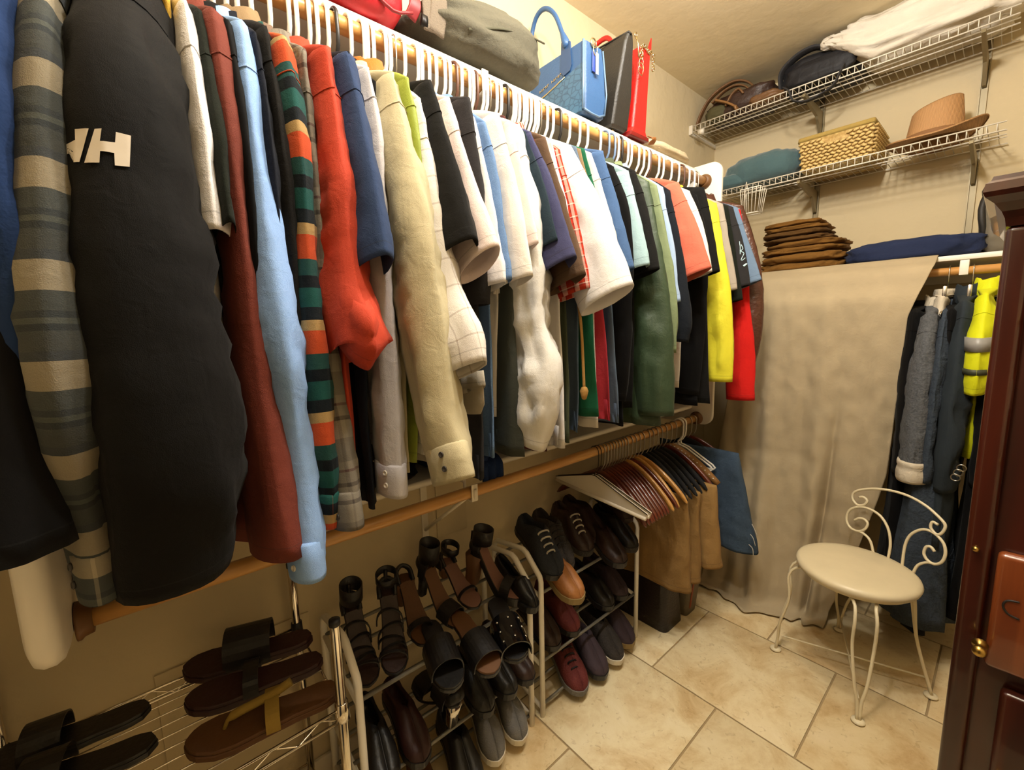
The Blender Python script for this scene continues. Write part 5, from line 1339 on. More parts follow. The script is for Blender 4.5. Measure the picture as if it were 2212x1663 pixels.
# middle rack, top tier
STR = ((.062, .030, .008, .006), (.045, .036, .008, -.008), (.026, .042, .008, .008), (.004, .05, .008, -.01), (-.02, .058, .008, .008))
heel('black strappy heeled sandal nearest the chrome post', (-1.115, .375, on_tier(0, -1.115)), math.radians(-8), S_['black'], S_['black'], straps=STR, pitch=PT, ins=S_['brown'], cuff=.012)
heel('black laced heeled sandal second from the chrome post', (-1.10, .465, on_tier(0, -1.10)), math.radians(-20), S_['black'], S_['black'], straps=STR, pitch=PT, ins=S_['brown'], H=.10)
heel('tan wedge sandal with black straps in the middle of the rack', (-1.135, .555, on_tier(0, -1.135)), math.radians(-6), S_['tan'], S_['black'], straps=((.05, .035, .02, 0),), pitch=PT, ins=S_['mid'], block=.05, ankle=False)
heel('black pointed heel with stone trim leaning on the wall', (-1.13, .645, on_tier(0, -1.13)), math.radians(10), S_['black'], S_['black'], straps=((.05, .04, .05, 0), (-.06, .06, .03, 0)), pitch=PT, ins=S_['tan'], H=.10, cuff=.02)
slide('black padded slide in front of the tan wedge', (-.985, .555, on_tier(0, -.985)), math.radians(-14), S_['black'], S_['black'], S_['black'], L=.24, W=.09, bands=((.03, .06, .09, 0),), pitch=PT)
slide('black slide with wide band left of the studded one', (-.96, .655, on_tier(0, -.96)), math.radians(-8), S_['tan'], S_['black'], S_['black'], L=.24, W=.09, bands=((.045, .055, .09, 0),), pitch=PT)
slide('black patent slide covered with silver studs', (-.945, .765, on_tier(0, -.945)), math.radians(-22), S_['black'], S_['black'], S_['patent'], L=.24, W=.095, bands=((.05, .060, .11, 0),), studs=True, pitch=PT)
heel('blush sandal with thin black ankle loop near the wall', (-1.165, .745, on_tier(0, -1.165)), math.radians(0), S_['tan'], S_['black'], straps=((.05, .035, .01, 0),), pitch=PT, ins=S_['pink'], H=.045, block=.05)
heel('tall black platform sandal with a wide ankle cuff', (-1.09, .835, on_tier(0, -1.09)), math.radians(24), S_['tan'], S_['black'], straps=((.05, .045, .035, 0),), pitch=PT, ins=S_['pink'], H=.115, block=.055, cuff=.014, platform=.03)
sneaker('black pointed flat beside the white post', (-1.05, .895, on_tier(0, -1.05)), math.radians(-4), S_['black'], S_['black'], L=.235, W=.072, hi=.045, pitch=PT, pointed=.7, name='flat_shoe')
# middle tier
for i, (yy, lab, b) in enumerate(((.385, 'black ankle boot at the left of the middle tier', 'black'), (.475, 'black shoe with maroon toe on the middle tier', 'maroon'), (.70, 'black loafer at the centre of the middle tier', 'black'), (.79, 'black loafer right of centre on the middle tier', 'black'), (.865, 'brown loafer at the right end of the middle tier', 'brown'))):
    sneaker(lab, (-1.075, yy, on_tier(1, -1.075)), math.radians(-6 + 3 * i), S_[b], S_['black'], L=.26, W=.085, pitch=PT, name='loafer', hi=.075)
heel('black pump with a silver block heel on the middle tier', (-1.09, .59, on_tier(1, -1.09)), math.radians(184), S_['stud'], S_['black'], straps=((.05, .04, .06, 0), (-.05, .055, .06, 0)), pitch=-PT, ankle=False, block=.036)
# bottom tier
slide('brown slide with a white band on the bottom tier', (-1.05, .50, on_tier(2, -1.05)), math.radians(-16), S_['mid'], S_['white'], plain('white_leather_band', '#cfc4b4', .5), L=.26, W=.10, bands=((.06, .05, .055, 0),), pitch=PT)
sneaker('tan loafer at the left end of the bottom tier', (-1.07, .39, on_tier(2, -1.07)), math.radians(-10), S_['tan'], S_['tan'], L=.26, W=.085, pitch=PT, name='loafer', hi=.06)
sneaker('black clog in the middle of the bottom tier', (-1.03, .625, on_tier(2, -1.03)), math.radians(-10), S_['black'], S_['black'], L=.275, W=.10, pitch=PT, name='clog', hi=.09)
sneaker('grey canvas shoe left of its mate on the bottom tier', (-1.06, .745, on_tier(2, -1.06)), math.radians(-14), S_['grey'], S_['white'], L=.265, W=.088, pitch=PT, hi=.06)
sneaker('grey canvas shoe by the white post on the bottom tier', (-1.06, .845, on_tier(2, -1.06)), math.radians(-14), S_['grey'], S_['white'], L=.265, W=.088, pitch=PT, hi=.06)
# right rack
sneaker('dark mesh sneaker with pale laces at the left of the right rack', (-1.09, 1.045, on_tier(0, -1.09) + .062), math.radians(-12), S_['navy'], S_['black'], S_['lace'], pitch=PT + .12, L=.285, W=.105, hi=.10)
sneaker('charcoal brown mesh sneaker second on the right rack', (-1.125, 1.15, on_tier(0, -1.125) + .03), math.radians(-18), S_['mesh'], S_['mesh'], S_['black'], pitch=PT + .12, L=.29, W=.108, hi=.105)
sneaker('tan leather boat shoe on the right rack', (-1.01, 1.06, on_tier(0, -1.01)), math.radians(-8), S_['boat'], S_['boats'], None, L=.275, W=.10, pitch=PT, hi=.065, name='boat_shoe')
sneaker('brown shoe with a white lace on top of the right rack', (-1.13, 1.275, on_tier(0, -1.13) + .03), math.radians(-16), S_['brown'], S_['mesh'], S_['lace'], L=.28, W=.10, pitch=PT + .05, hi=.095)
sneaker('dark brown loafer stacked at the back of the right rack', (-1.155, 1.385, on_tier(0, -1.155) + .02), math.radians(-10), S_['brown'], S_['brown'], None, L=.28, W=.10, pitch=PT, hi=.085, name='loafer')
sneaker('dark brown loafer in front of the stacked one on the right rack', (-1.03, 1.36, on_tier(0, -1.03)), math.radians(-16), S_['brown'], S_['black'], None, L=.275, W=.095, pitch=PT, hi=.075, name='loafer')
sneaker('black loafer beside the white post of the right rack', (-1.06, 1.475, on_tier(0, -1.06)), math.radians(-12), S_['black'], S_['mesh'], None, L=.275, W=.095, pitch=PT, hi=.08, name='loafer')
sneaker('brown work shoe at the back right corner of the right rack', (-1.12, 1.535, on_tier(0, -1.12) + .075), math.radians(-14), S_['brown'], S_['brown'], None, L=.27, W=.095, pitch=PT, hi=.08, name='work_shoe')
sneaker('maroon and grey running shoe on the bottom tier of the right rack', (-1.06, 1.15, on_tier(2, -1.06)), math.radians(-16), S_['red'], S_['grey'], S_['black'], L=.29, W=.105, pitch=PT, hi=.085)
sneaker('dark plum running shoe beside the maroon one', (-1.05, 1.265, on_tier(2, -1.05)), math.radians(-16), S_['plum'], S_['black'], None, L=.285, W=.10, pitch=PT, hi=.08)
sneaker('grey shoe with a thick white sole on the right rack', (-1.055, 1.375, on_tier(2, -1.055)), math.radians(-16), S_['mesh'], S_['white'], None, L=.29, W=.10, pitch=PT, hi=.075)
sneaker('dark grey shoe beside the white post of the right rack', (-1.07, 1.48, on_tier(2, -1.07)), math.radians(-16), S_['plum'], S_['boats'], None, L=.285, W=.10, pitch=PT, hi=.07)
for i, yy in enumerate((1.06, 1.17, 1.39, 1.49)):
    sneaker('dark shoe on the middle tier of the right rack, %s from the left' % ('first', 'second', 'third', 'last')[i], (-1.12, yy, on_tier(1, -1.12)), math.radians(-8), S_[('brown', 'red', 'black', 'plum')[i]], S_['black'], None, L=.27, W=.095, pitch=PT, hi=.07)

# wall cover plate and a second one low on the left
def plate(label, y0, y1, z0, z1):
    t = thing('cover_plate', label, 'cover plate', (XW + .002, (y0 + y1) / 2, z0))
    box('plate', (XW + .0002, y0, z0), (XW + .006, y1, z1), M_wall, t, .0015)
    return t
plate('wall-coloured cover plate on the wall above the black heels', .747, .875, .645, .93)
plate('wall-coloured cover plate low on the wall behind the brown sandals', -.055, .30, .20, .575)

# ================================================================== hangers and trousers on the lower rod
M_wh = wood('mahogany_hanger_wood', '#4a1c0e', '#6b2c16', 'X', .3, 5, .4)
M_oak = wood('golden_hanger_wood', '#a87434', '#cf9c56', 'X', .35, 5, .3)
M_vel = plain('black_velvet', '#100f10', .95, var=.2, bump=.2, bscale=300)
M_card = plain('white_hanger_card', '#d9d0c0', .8, var=.03)
def wood_hanger(label, y, mat, yaw=0., bar=False, half=.222, grp=None, tilt=0.):
    t = thing('wooden_hanger' if mat in (M_wh, M_oak) else 'black_hanger', label, 'hanger', (RX, y, RZL), grp)
    hk = [(RX + x, y, RZL + z) for x, z in hanger_path(0, .0205)]
    tube('hook', hk, .0024, M_wire, t, 6)
    rings = []
    xs = np.linspace(-half, half, 34)
    for x in xs:
        f = abs(x) / half
        zc = -.098 - .018 * f - .115 * f ** 1.6; hh = .016 * (1 - .25 * f) * (.35 + .65 * min(1, (1 - f) * 14)); w = (.006 + .003 * f) * (.5 + .5 * min(1, (1 - f) * 14)); yc = -.02 * f ** 2
        rings.append([(RX + x, y + yc + w * cy, RZL + zc + hh * cz) for cy, cz in ((-1, -.6), (-.5, -1), (.5, -1), (1, -.6), (1, .6), (.5, 1), (-.5, 1), (-1, .6))])
    V, F_, _ = loft(rings); raw('shoulder', V, F_, mat, t)
    if bar: tube('trouser_bar', [(RX - half * .82, y - .012, RZL - .215), (RX + half * .82, y - .012, RZL - .215)], .005, mat, t, 8)
    t.rotation_euler[2] = yaw; return t
def board_hanger(label, y, yaw):
    t = thing('wire_hanger', label, 'hanger', (RX, y, RZL))
    tube('hook', [(RX + x, y, RZL + z) for x, z in hanger_path(0, .0205)], .0016, plain('dark_wire', '#3a322a', .4, .8), t, 6)
    A, B, C_ = (0, -.095), (.245, -.182), (-.215, -.160)
    rows = []
    def tri(off): return [(RX + A[0] - .012, y + off, RZL + A[1]), (RX + A[0] + .012, y + off, RZL + A[1]), (RX + B[0], y + off, RZL + B[1] + .012), (RX + B[0] - .006, y + off, RZL + B[1] - .006), (RX + C_[0] + .004, y + off, RZL + C_[1] - .012), (RX + C_[0], y + off, RZL + C_[1] + .004)]
    V, F_, _ = loft([tri(-.0035), tri(.0035)]); raw('card', V, F_, M_card, t, smooth=False)
    P = tri(-.004); tube('frame_wire', [P[5], P[0], P[1], P[2]], .0018, MATS['dark_wire'], t, 6)
    tube('paper_tube', [P[4], P[3]], .007, M_card, t, 10)
    t.rotation_euler[2] = yaw; return t
board_hanger('wire hanger with white card panel, nearest the shoe racks', 1.285, math.radians(-4))
board_hanger('second white card hanger just behind the first one', 1.302, math.radians(-3))
GW = 'mahogany hangers bunched on the lower rod'
for k in range(9):
    wood_hanger('dark red mahogany hanger bunched with its like on the lower rod', 1.325 + .0195 * k, M_wh, math.radians(-2 + rng.uniform(-1, 1)), grp=GW)
wood_hanger('golden oak hanger directly behind the mahogany bunch', 1.512, M_oak, math.radians(-1))
wood_hanger('dark mahogany hanger between the two golden ones', 1.54, M_wh, 0)
wood_hanger('golden oak hanger with the brightest lit shoulder', 1.60, M_oak, math.radians(3))
wood_hanger('golden oak hanger with trouser bar above the khaki trousers', 1.572, M_oak, math.radians(-5), True)
GB = 'black velvet hangers on the lower rod'
for k, yy in enumerate((1.645, 1.675, 1.71, 1.745, 1.785)):
    wood_hanger('black velvet hanger crowded above the khaki trousers', yy, M_vel, math.radians(2 * k - 4), True, .215, GB)
wood_hanger('mahogany hanger right of the black velvet ones', 1.83, M_wh, math.radians(3))
t = thing('padded_hanger', 'tan padded hanger dotted with pale studs', 'hanger', (RX, 1.875, RZL))
tube('hook', [(RX + x, 1.875, RZL + z) for x, z in hanger_path(0, .0205)], .0018, M_wire, t, 6)
arc = [(RX - .22 + .44 * k / 24, 1.875, RZL - .105 - .125 * abs(-1 + 2 * k / 24) ** 1.5) for k in range(25)]
arc_r = [.010 + .006 * math.sin(math.pi * k / 24) + .004 for k in range(25)]
pd = tube('padding', arc, arc_r, fabric('tan_quilted_satin', '#8a6236', rough=.5, bump=.6), t, 12)
for k in range(2, 24):
    V, F_ = lathe_data([(.001, .003), (.003, .002), (.0035, 0), (.001, -.001)], (arc[k][0], 1.875 - arc_r[k] * .75, arc[k][2] + arc_r[k] * .6), 8); raw('stud', V, F_, M_btnw, pd)
for yy, lab in ((1.93, 'white plastic hanger on the lower rod right of the padded one'), (1.955, 'white plastic hanger on the lower rod next to the jeans')):
    o = bpy.data.objects.new('white_hanger', HM['white']); COL.objects.link(o); o.location = (RX, yy, RZL); o.rotation_euler[2] = math.radians(4); tagp(o, lab, 'hanger')
wood_hanger('dark red hanger at the very end of the lower rod, above the jeans', 2.065, M_wh, math.radians(12))
wood_hanger('dark hanger holding the torn jeans', 2.02, M_vel, math.radians(4), True)

def hung_trousers(name, label, y, x0, x1, ztop, zbot, mat, th=.02, seed=0., skew=0., flare=0., hem=None, yaw=0.0):
    """trousers folded once over a hanger bar: two hanging layers joined at the top"""
    t = thing(name, label, 'trousers', ((x0 + x1) / 2, y, zbot))
    n, m = 34, 40; rings = []
    for j in range(m):
        f = j / (m - 1); z = ztop + (zbot - ztop) * f
        top = min(1, f * 9) ** .5
        w0, w1 = x0 - flare * f + skew * f, x1 + flare * f + skew * f
        r = []
        for i in range(n):
            a = 2 * math.pi * i / n; ca, sa = math.cos(a), math.sin(a)
            x = (w0 + w1) / 2 + (w1 - w0) / 2 * math.copysign(abs(ca) ** .55, ca)
            fo = .010 * math.sin(x * 48 + seed) * f + .016 * nz(x * 8 + seed, z * 6, seed) + .007 * nz(x * 24, z * 20 + seed, sa)
            yy_ = y + math.copysign(abs(sa) ** .6, sa) * th * (.35 + .65 * top) * (1 + .5 * f) + fo * f ** .5
            r.append((x + .010 * nz(z * 9 + seed, ca * 2, 3), yy_, z + (.012 * nz(x * 9, seed, 7) if f > .9 else 0)))
        rings.append(r)
    last = np.array(rings[-1]); c = last.mean(0)
    for s, d in ((.96, .0), (.93, .03)): rings.append(c + (last - c) * np.array([s, .7, 1]) + np.array([0, 0, d]))
    V, F_, uv = loft(rings, us=np.linspace(0, .9, n + 1), vs_=np.r_[np.linspace(ztop - zbot, 0, m), .05, .08]); raw('legs', V, F_, mat, t, uv=uv)
    if hem: pass
    return t
F_kh = fabric('khaki_canvas', '#8f6f42', bump=.5, weave=350); F_kh2 = fabric('khaki_chino', '#9a7848', bump=.5)
F_jean = fabric('faded_jean', '#243344', kind='denim', col2='#52647a', bump=.5)
hung_trousers('khaki_trousers', 'khaki trousers folded over a hanger beside the shoe rack', 1.622, -1.20, -.80, .700, .275, F_kh, .022, 1.3, skew=.02)
hung_trousers('khaki_trousers', 'second khaki trousers with a turned-up hem', 1.80, -1.18, -.765, .705, .335, F_kh2, .028, 4.3, skew=.035)
hung_trousers('khaki_trousers', 'third khaki trousers showing below the turned-up hem', 1.72, -1.18, -.80, .69, .285, F_kh, .022, 7.3, skew=.015)
tj = hung_trousers('torn_jeans', 'faded torn blue jeans beside the drape', 2.02, -1.16, -.765, .80, .345, F_jean, .026, 2.9, skew=.10)
for k in range(3):
    q = .40 + .05 * k
    tube('frayed_thread', catmull([(-.69 + .004 * k, 1.985, q), (-.672, 1.98, q - .012), (-.668 + .006 * k, 1.982, q - .045)], 10), .0016, S_['lace'], tj, 5)

# dark bag on the floor under the trousers
t = thing('leather_tote', 'dark brown leather bag standing on the floor under the khaki trousers', 'bag', (-1.06, 1.75, 0))
taper_box('body', (-1.05, 1.745), (.29, .165), (-1.06, 1.745), (.27, .13), .001, .30, plain('black_brown_leather', '#1f1514', .4, var=.3, scale=12, bump=.3, bscale=90), t, .03, 6)
strap('handle', [(-1.0, 1.665, .27), (-.97, 1.665, .36), (-.94, 1.70, .36), (-.92, 1.73, .27)], .02, .008, MATS['black_brown_leather'], t, 24)
t = thing('grey_tote', 'grey canvas bag with an orange strap standing behind the dark bag', 'bag', (-1.0, 1.90, 0))
taper_box('body', (-1.02, 1.895), (.24, .10), (-1.0, 1.90), (.26, .11), .001, .27, plain('grey_canvas_bag', '#6f6450', .85, var=.2, bump=.3), t, .02, 5)
strap('orange_strap', [(-.895, 1.87, .04), (-.885, 1.865, .12), (-.88, 1.87, .20), (-.90, 1.88, .262)], .014, .004, plain('orange_strap_leather', '#8d3d1a', .6), t, 20)
strap('handle', [(-.94, 1.845, .26), (-.905, 1.84, .33), (-.87, 1.86, .27), (-.866, 1.88, .20)], .018, .004, plain('grey_handle', '#8a8272', .8), t, 20)

# ================================================================== bags on the upper shelf
ZS = 2.1185
M_red_n = plain('red_nylon', '#b51b24', .5, var=.12, bump=.25, bscale=40)
t = thing('red_travel_bag', 'bright red travel bag on the upper shelf left of the duffel', 'bag', (-1.12, .40, ZS))
cushion('body', (-1.125, .385, ZS + .125), (.30, .36, .25), M_red_n, t, 4.5, 3.1, .006, 5)
tube('piping', [(-.985, .22 + .34 * k / 20, ZS + .025 + .008 * math.sin(k)) for k in range(21)], .004, plain('dark_red_piping', '#7d1219', .5), t, 8)
strap('side_tab', [(-1.0, .562, ZS + .03), (-.99, .572, ZS + .06), (-1.0, .568, ZS + .10)], .03, .006, MATS['dark_red_piping'], t, 12)

t.location = (-1.145, .425, ZS)
M_duf = fabric('grey_green_canvas', '#5d594b', rough=.85, bump=.6, weave=450)
t = thing('duffel_bag', 'slouching grey-green canvas duffel bag on the upper shelf', 'bag', (-1.10, .80, ZS))
def duf_shape(x, y, z):
    k = (y + .21) / .42; return x, y, z * (.72 + .34 * k) - .0 + (.05 * (k - .5) * .3 if z > 0 else 0)
cushion('body', (-1.10, .80, ZS + .080), (.30, .42, .16), M_duf, t, 2.9, 4.9, .014, 4, shape=duf_shape, res=(64, 40), stretch=(1.5, 1, 1.6), wr2=.004)
strap('webbing', [(-.985, .612, ZS + .02), (-.982, .606, ZS + .09), (-.985, .588, ZS + .16), (-1.0, .565, ZS + .23), (-1.03, .55, ZS + .26)], .045, .005, plain('taupe_webbing', '#6a5d4d', .8, bump=.3, bscale=300), t, 24)
strap('webbing', [(-.985, .622, ZS + .02), (-.98, .632, ZS + .09), (-.985, .62, ZS + .17), (-1.0, .60, ZS + .23), (-1.05, .58, ZS + .25)], .045, .005, MATS['taupe_webbing'], t, 24)
V, F_ = lathe_data([(.001, -.008), (.013, -.008), (.013, .008), (.001, .008)], (0, 0, 0), 14); V = [(-.985 + v[0] * .6, .590 + v[2], ZS + .035 + v[1]) for v in V]; raw('snap_hook', V, F_, plain('black_metal_snap', '#1d1a19', .35, .6), t)
strap('seam_band', [(-.955, .70, ZS + .045), (-.948, .80, ZS + .08), (-.950, .90, ZS + .10), (-.958, .97, ZS + .11)], .006, .004, plain('duffel_seam', '#45422f', .8), t, 24)

t.location = (-1.14, .845, ZS); t.scale = (1, 1.05, 1.12)
# blue handbag: wide face towards the left, gusset towards the room
def croc():
    m, nt, b = new_mat('blue_croc_leather')
    tc = N(nt, 'ShaderNodeTexCoord'); v = N(nt, 'ShaderNodeTexVoronoi'); v.inputs['Scale'].default_value = 42; v.feature = 'DISTANCE_TO_EDGE'
    mp = N(nt, 'ShaderNodeMapping'); mp.inputs['Scale'].default_value = (1, 1, 1.5); nt.links.new(tc.outputs['Object'], mp.inputs[0]); nt.links.new(mp.outputs[0], v.inputs['Vector'])
    r = N(nt, 'ShaderNodeValToRGB'); r.color_ramp.elements[0].position = 0; r.color_ramp.elements[1].position = .12
    r.color_ramp.elements[0].color = srgb('#2d4a66'); r.color_ramp.elements[1].color = srgb('#3f6585')
    nt.links.new(v.outputs['Distance'], r.inputs[0]); nt.links.new(r.outputs[0], b.inputs['Base Color']); b.inputs['Roughness'].default_value = .35
    bp = N(nt, 'ShaderNodeBump'); bp.inputs['Strength'].default_value = .5; bp.inputs['Distance'].default_value = .002; nt.links.new(r.outputs[0], bp.inputs['Height']); nt.links.new(bp.outputs['Normal'], b.inputs['Normal'])
    return m
M_croc = croc(); M_bl = plain('blue_saffiano_leather', '#355a88', .38, var=.08, bump=.15, bscale=300); M_bld = plain('blue_leather_trim', '#2c4a73', .35, var=.08); M_blp = plain('pale_blue_piping', '#64809f', .35)
M_gold = plain('pale_gold_metal', '#d9c69a', .2, 1)
t = thing('blue_handbag', 'blue leather handbag with crocodile-pattern pocket and tall handle', 'handbag', (-1.10, 1.23, ZS))
xb0, xb1 = -1.245, -.968
def bag_ring(z, y0, y1, x0, x1, r=.012): return [((x0 + x1) / 2 + px, (y0 + y1) / 2 + py, z) for px, py in rounded_rect(x1 - x0, y1 - y0, r)]
rings = [bag_ring(ZS + .004, 1.185, 1.275, xb0 + .01, xb1 - .012), bag_ring(ZS + .010, 1.178, 1.283, xb0 + .004, xb1 - .004), bag_ring(ZS + .06, 1.174, 1.290, xb0, xb1), bag_ring(ZS + .15, 1.172, 1.280, xb0 - .004, xb1 + .001), bag_ring(ZS + .205, 1.172, 1.266, xb0 - .006, xb1 + .002), bag_ring(ZS + .205, 1.180, 1.258, xb0 + .004, xb1 - .006), bag_ring(ZS + .15, 1.182, 1.262, xb0 + .006, xb1 - .008)]
V, F_, _ = loft(rings); bb_ = raw('body', V, F_, M_bl, t, smooth=False)
pr_ = [(xb0 + .01, ZS + .008), (xb1 - .010, ZS + .008), (xb1 - .006, ZS + .145), (xb0 + .10, ZS + .108), (xb0 + .01, ZS + .095)]
V, F_, _ = loft([[(x, 1.1735 - .0035, z) for x, z in pr_], [(x, 1.1735 + .003, z) for x, z in pr_]]); pk = raw('croc_pocket', V, F_, M_croc, t, smooth=False)
tube('pocket_zip', [(xb0 + .01, 1.1690, ZS + .098), (xb0 + .10, 1.1690, ZS + .111), (xb0 + .19, 1.1690, ZS + .130)], .0022, M_gold, pk, 6)
for xx in (xb0 + .004, xb1 - .004):
    tube('edge_piping', [(xx, 1.172, ZS + .012), (xx + .003, 1.169, ZS + .08), (xx + .004, 1.169, ZS + .205)], .0042, M_blp, t, 8)
tube('edge_piping', [(xb1 - .004, 1.284, ZS + .02), (xb1 + .002, 1.287, ZS + .08), (xb1 + .002, 1.266, ZS + .203)], .0030, M_blp, t, 8)
tube('edge_piping', [(xb1 - .004, 1.176, ZS + .013), (xb1 - .001, 1.21, ZS + .007), (xb1 - .001, 1.25, ZS + .007), (xb1 - .004, 1.283, ZS + .02)], .0032, M_blp, t, 8)
# lettering in raised gilt strokes on the front
for k in range(11):
    if k == 5: continue
    xx = -1.185 + .0105 * k; zz = ZS + .126 + .0016 * k
    parts = [box_data((xx, 1.1695, zz), (xx + .0015, 1.1715, zz + .0075))]
    parts.append(box_data((xx, 1.1695, zz + (.006 if k % 3 else .003)), (xx + .006, 1.1715, zz + (.0075 if k % 3 else .0045))))
    if k % 2: parts.append(box_data((xx + .0045, 1.1695, zz), (xx + .006, 1.1715, zz + .0075)))
    raw('gilt_letter', *merge(parts), M_gold, bb_, smooth=False)
hp = [(-1.215, 1.172, ZS + .19), (-1.222, 1.17, ZS + .25), (-1.218, 1.165, ZS + .315), (-1.185, 1.16, ZS + .358), (-1.14, 1.16, ZS + .362), (-1.095, 1.163, ZS + .325), (-1.062, 1.168, ZS + .255), (-1.045, 1.170, ZS + .215)]
hd = tube('handle', catmull(hp, 46), [.0075] * 40 + [.009, .011, .013, .014, .013, .010], M_bl, t, 12)
V, F_, _ = loft([[(x, yy, z) for x, z in ((-1.07, ZS + .235), (-1.03, ZS + .225), (-1.022, ZS + .155), (-1.03, ZS + .14), (-1.06, ZS + .135), (-1.075, ZS + .15))] for yy in (1.1675, 1.1735)]); raw('handle_tab', V, F_, M_bld, hd, smooth=False)
hp2 = [(x, 1.268, z) for x, _, z in [(-1.215, 0, ZS + .19), (-1.20, 0, ZS + .24), (-1.14, 0, ZS + .27), (-1.08, 0, ZS + .24), (-1.06, 0, ZS + .19)]]
tube('handle', catmull(hp2, 30), .0075, M_bl, t, 10)
rg = [(xb1 + .006, 1.213 + .013 * math.cos(q), ZS + .207 + .013 * math.sin(q)) for q in np.linspace(0, 2 * np.pi, 20, endpoint=False)]
tube('ring', rg, .0024, M_gold, t, 6, closed=True)
rg = [(xb1 + .009, 1.218 + .010 * math.cos(q), ZS + .188 + .016 * math.sin(q)) for q in np.linspace(0, 2 * np.pi, 20, endpoint=False)]
ch = tube('ring', rg, .0020, M_gold, t, 6, closed=True)
box('leather_charm', (xb1 + .004, 1.206, ZS + .125), (xb1 + .008, 1.219, ZS + .182), plain('violet_blue_charm', '#3b4fa3', .25), t, .0015)
box('leather_charm', (xb1 + .010, 1.217, ZS + .118), (xb1 + .014, 1.231, ZS + .18), plain('clear_blue_charm', '#9fb0e0', .15), t, .0015)

t.location = (-1.148, 1.298, ZS); t.scale = (.97, 1.05, 1.10)
# black tote
M_bt = plain('black_pebbled_leather', '#2a2723', .42, var=.12, bump=.15, bscale=200)
t = thing('black_tote', 'plain black leather tote between the blue and red handbags', 'handbag', (-1.09, 1.36, ZS))
rings = [bag_ring(ZS + .006, 1.322, 1.405, -1.23, -.985), bag_ring(ZS + .012, 1.316, 1.412, -1.235, -.975), bag_ring(ZS + .10, 1.318, 1.408, -1.25, -.955), bag_ring(ZS + .235, 1.332, 1.382, -1.26, -.930), bag_ring(ZS + .255, 1.340, 1.372, -1.262, -.925), bag_ring(ZS + .255, 1.345, 1.367, -1.255, -.932), bag_ring(ZS + .20, 1.345, 1.367, -1.25, -.94)]
V, F_, _ = loft(rings); raw('body', V, F_, M_bt, t, smooth=False)
tube('top_edge', [(-1.262, 1.340, ZS + .256), (-1.05, 1.338, ZS + .258), (-.926, 1.345, ZS + .258), (-.922, 1.356, ZS + .252)], .003, plain('black_edge', '#141210', .4), t, 6)
for xx in (-1.2, -1.0): 
    V, F_ = lathe_data([(.001, 0), (.006, 0), (.006, .004), (.001, .005)], (xx, 1.345, ZS + .0005), 12); raw('metal_foot', V, F_, M_gold, t)
zz0 = ZS + .25
key = [(-.916, 1.372, zz0), (-.911, 1.380, zz0 - .02), (-.912, 1.384, zz0 - .05), (-.913, 1.392, zz0 - .054)]
tube('zip_charm', key, .0025, M_gold, t, 6)
tube('zip_charm', [(-.916, 1.372 + .007 * math.cos(q), zz0 + .004 + .007 * math.sin(q)) for q in np.linspace(0, 2 * np.pi, 16, endpoint=False)], .002, M_gold, t, 6, closed=True)

t.location = (-1.135, 1.455, ZS); t.scale = (.93, 1.05, 1.2)
# red handbag with chain strap
M_rb = plain('bright_red_leather', '#c41f1a', .35, var=.08, bump=.12, bscale=240)
t = thing('red_handbag', 'slim bright red handbag with a gold chain strap', 'handbag', (-1.09, 1.50, ZS))
rings = [bag_ring(ZS + .004, 1.440, 1.545, -1.22, -.972), bag_ring(ZS + .012, 1.434, 1.552, -1.225, -.962), bag_ring(ZS + .03, 1.450, 1.545, -1.22, -.965), bag_ring(ZS + .15, 1.462, 1.545, -1.22, -.958), bag_ring(ZS + .268, 1.475, 1.548, -1.22, -.952), bag_ring(ZS + .268, 1.482, 1.541, -1.214, -.958), bag_ring(ZS + .2, 1.482, 1.541, -1.21, -.96)]
V, F_, _ = loft(rings); raw('body', V, F_, M_rb, t, smooth=False)
box('base_panel', (-1.222, 1.431, ZS + .0002), (-.960, 1.555, ZS + .014), plain('dark_red_leather', '#741410', .4), t, .003)
V, F_, _ = loft([[(x, y, z) for x, z in ((-.975, ZS + .262), (-.952, ZS + .262), (-.950, ZS + .31), (-.956, ZS + .30))] for y in (1.540, 1.546)]); raw('pull_tab', V, F_, M_rb, t, smooth=False)
tube('handle', catmull([(-1.2, 1.46, ZS + .25), (-1.2, 1.45, ZS + .31), (-1.15, 1.45, ZS + .335), (-1.08, 1.45, ZS + .33), (-1.05, 1.46, ZS + .25)], 30), .008, M_rb, t, 10)
lk = []
for k in range(9): lk.append((-.948, 1.478 + .0078 * k, ZS + .266 + .004 * math.sin(k * .8)))
for k in range(5): lk.append((-.945, 1.552, ZS + .258 - .010 * k))
for k in range(4): lk.append((-.944, 1.468 + .004 * (k % 2), ZS + .255 - .008 * k))
for i, p in enumerate(lk):
    dv = (0, 1, 0) if i % 2 else (0, .5, .86)
    tube('chain_link', [(p[0] + (.004 * math.sin(q) if i % 2 else 0), p[1] + .0065 * math.cos(q), p[2] + .0042 * math.sin(q)) for q in np.linspace(0, 2 * np.pi, 10, endpoint=False)], .0018, M_gold, t, 5, closed=True)
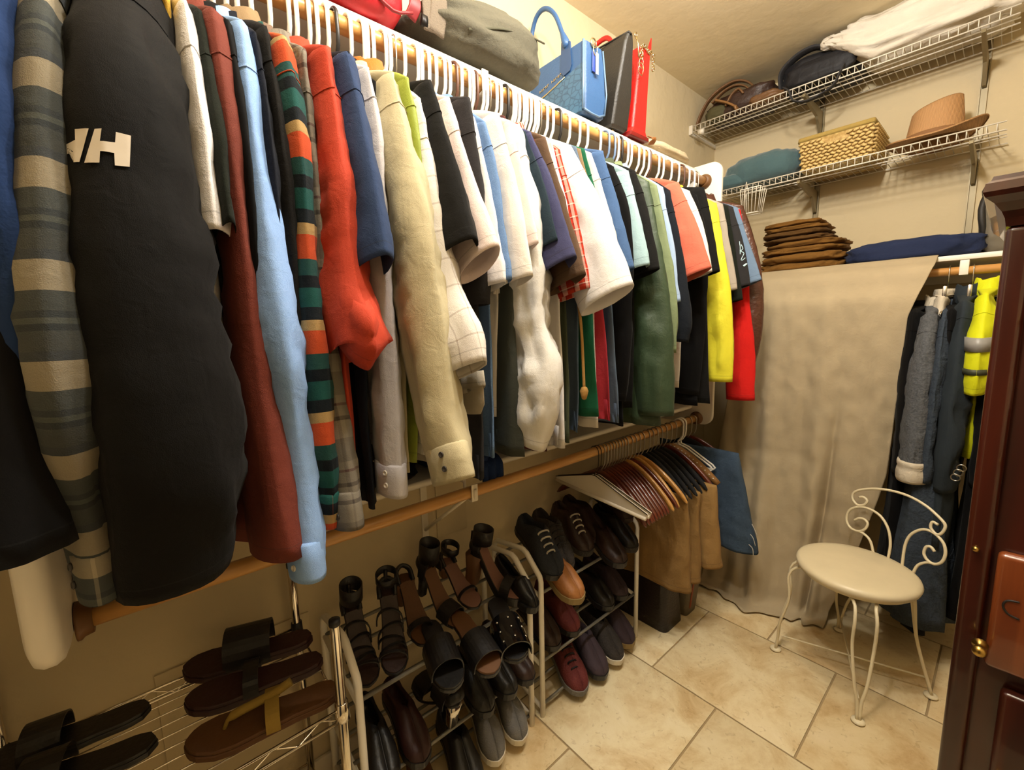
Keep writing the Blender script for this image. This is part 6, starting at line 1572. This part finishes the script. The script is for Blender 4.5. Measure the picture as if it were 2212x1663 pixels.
for r_, zc in ((.013, .235), (.016, .212), (.019, .195)):
    tube('charm_ring', [(-.944 + .002 * math.sin(3 * q), 1.466 + r_ * .8 * math.cos(q), ZS + zc + r_ * math.sin(q)) for q in np.linspace(0, 2 * np.pi, 20, endpoint=False)], .0017, M_gold, t, 5, closed=True)

t.location = (-1.15, 1.585, ZS); t.scale = (1, 1, 1.2)
# cream pouch at the far end
t = thing('cream_pouch', 'flat cream cloth pouch with tan leather tab at the far end of the upper shelf', 'pouch', (-1.06, 1.78, ZS))
cushion('body', (-1.075, 1.79, ZS + .024), (.20, .39, .046), fabric('cream_canvas', '#d9c7a4', bump=.5), t, 3.2, 6.4, .010, 6, stretch=(1, 2, 1))
strap('leather_tab', [(-.985, 1.61, ZS + .006), (-.968, 1.60, ZS + .02), (-.985, 1.585, ZS + .032)], .03, .004, S_['boat'], t, 12)

t.location = (-1.11, 1.85, ZS)
# blue garment lying on the lower shelf, one end hanging over its edge
t = thing('folded_blue_shirt', 'dark blue garment lying on the lower shelf and spilling over its edge', 'shirt', (-1.02, .72, 1.0305))
FB = fabric('deep_blue_cotton', '#21345e', bump=.4)
cushion('folded_part', (-1.03, .70, 1.052), (.24, .22, .042), FB, t, 3.5, 2.7, .008, 6)
sh_prof = [(-.98, 1.048), (-.935, 1.044), (-.912, 1.034), (-.907, 1.01), (-.906, .985), (-.907, .965)]
P = catmull(sh_prof, 24); rings = []
for x, z in P:
    rings.append([(x + .006 * math.sin(q * 1.1) * (z < 1.03), .735 + .075 * q / 14, z + .003 * math.sin(q)) for q in range(15)])
V, F_, uv = loft(rings, closed=False, us=np.linspace(0, .1, 16), vs_=np.linspace(.12, 0, 24)); o = raw('hanging_end', V, F_, FB, t, uv=uv)
md = o.modifiers.new('thickness', 'SOLIDIFY'); md.thickness = .006; md.offset = -1
t.location = (-1.135, .74, .9785)
t = thing('dark_bundle', 'black crumpled garment lying on the lower shelf behind the khaki sleeve', 'clothes', (-1.05, .47, 1.0305))
cushion('crumpled_cloth', (-1.03, .47, 1.066), (.22, .20, .07), F['black'], t, 2.5, 9.7, .03, 6)
t.location = (-1.16, .47, .9785)
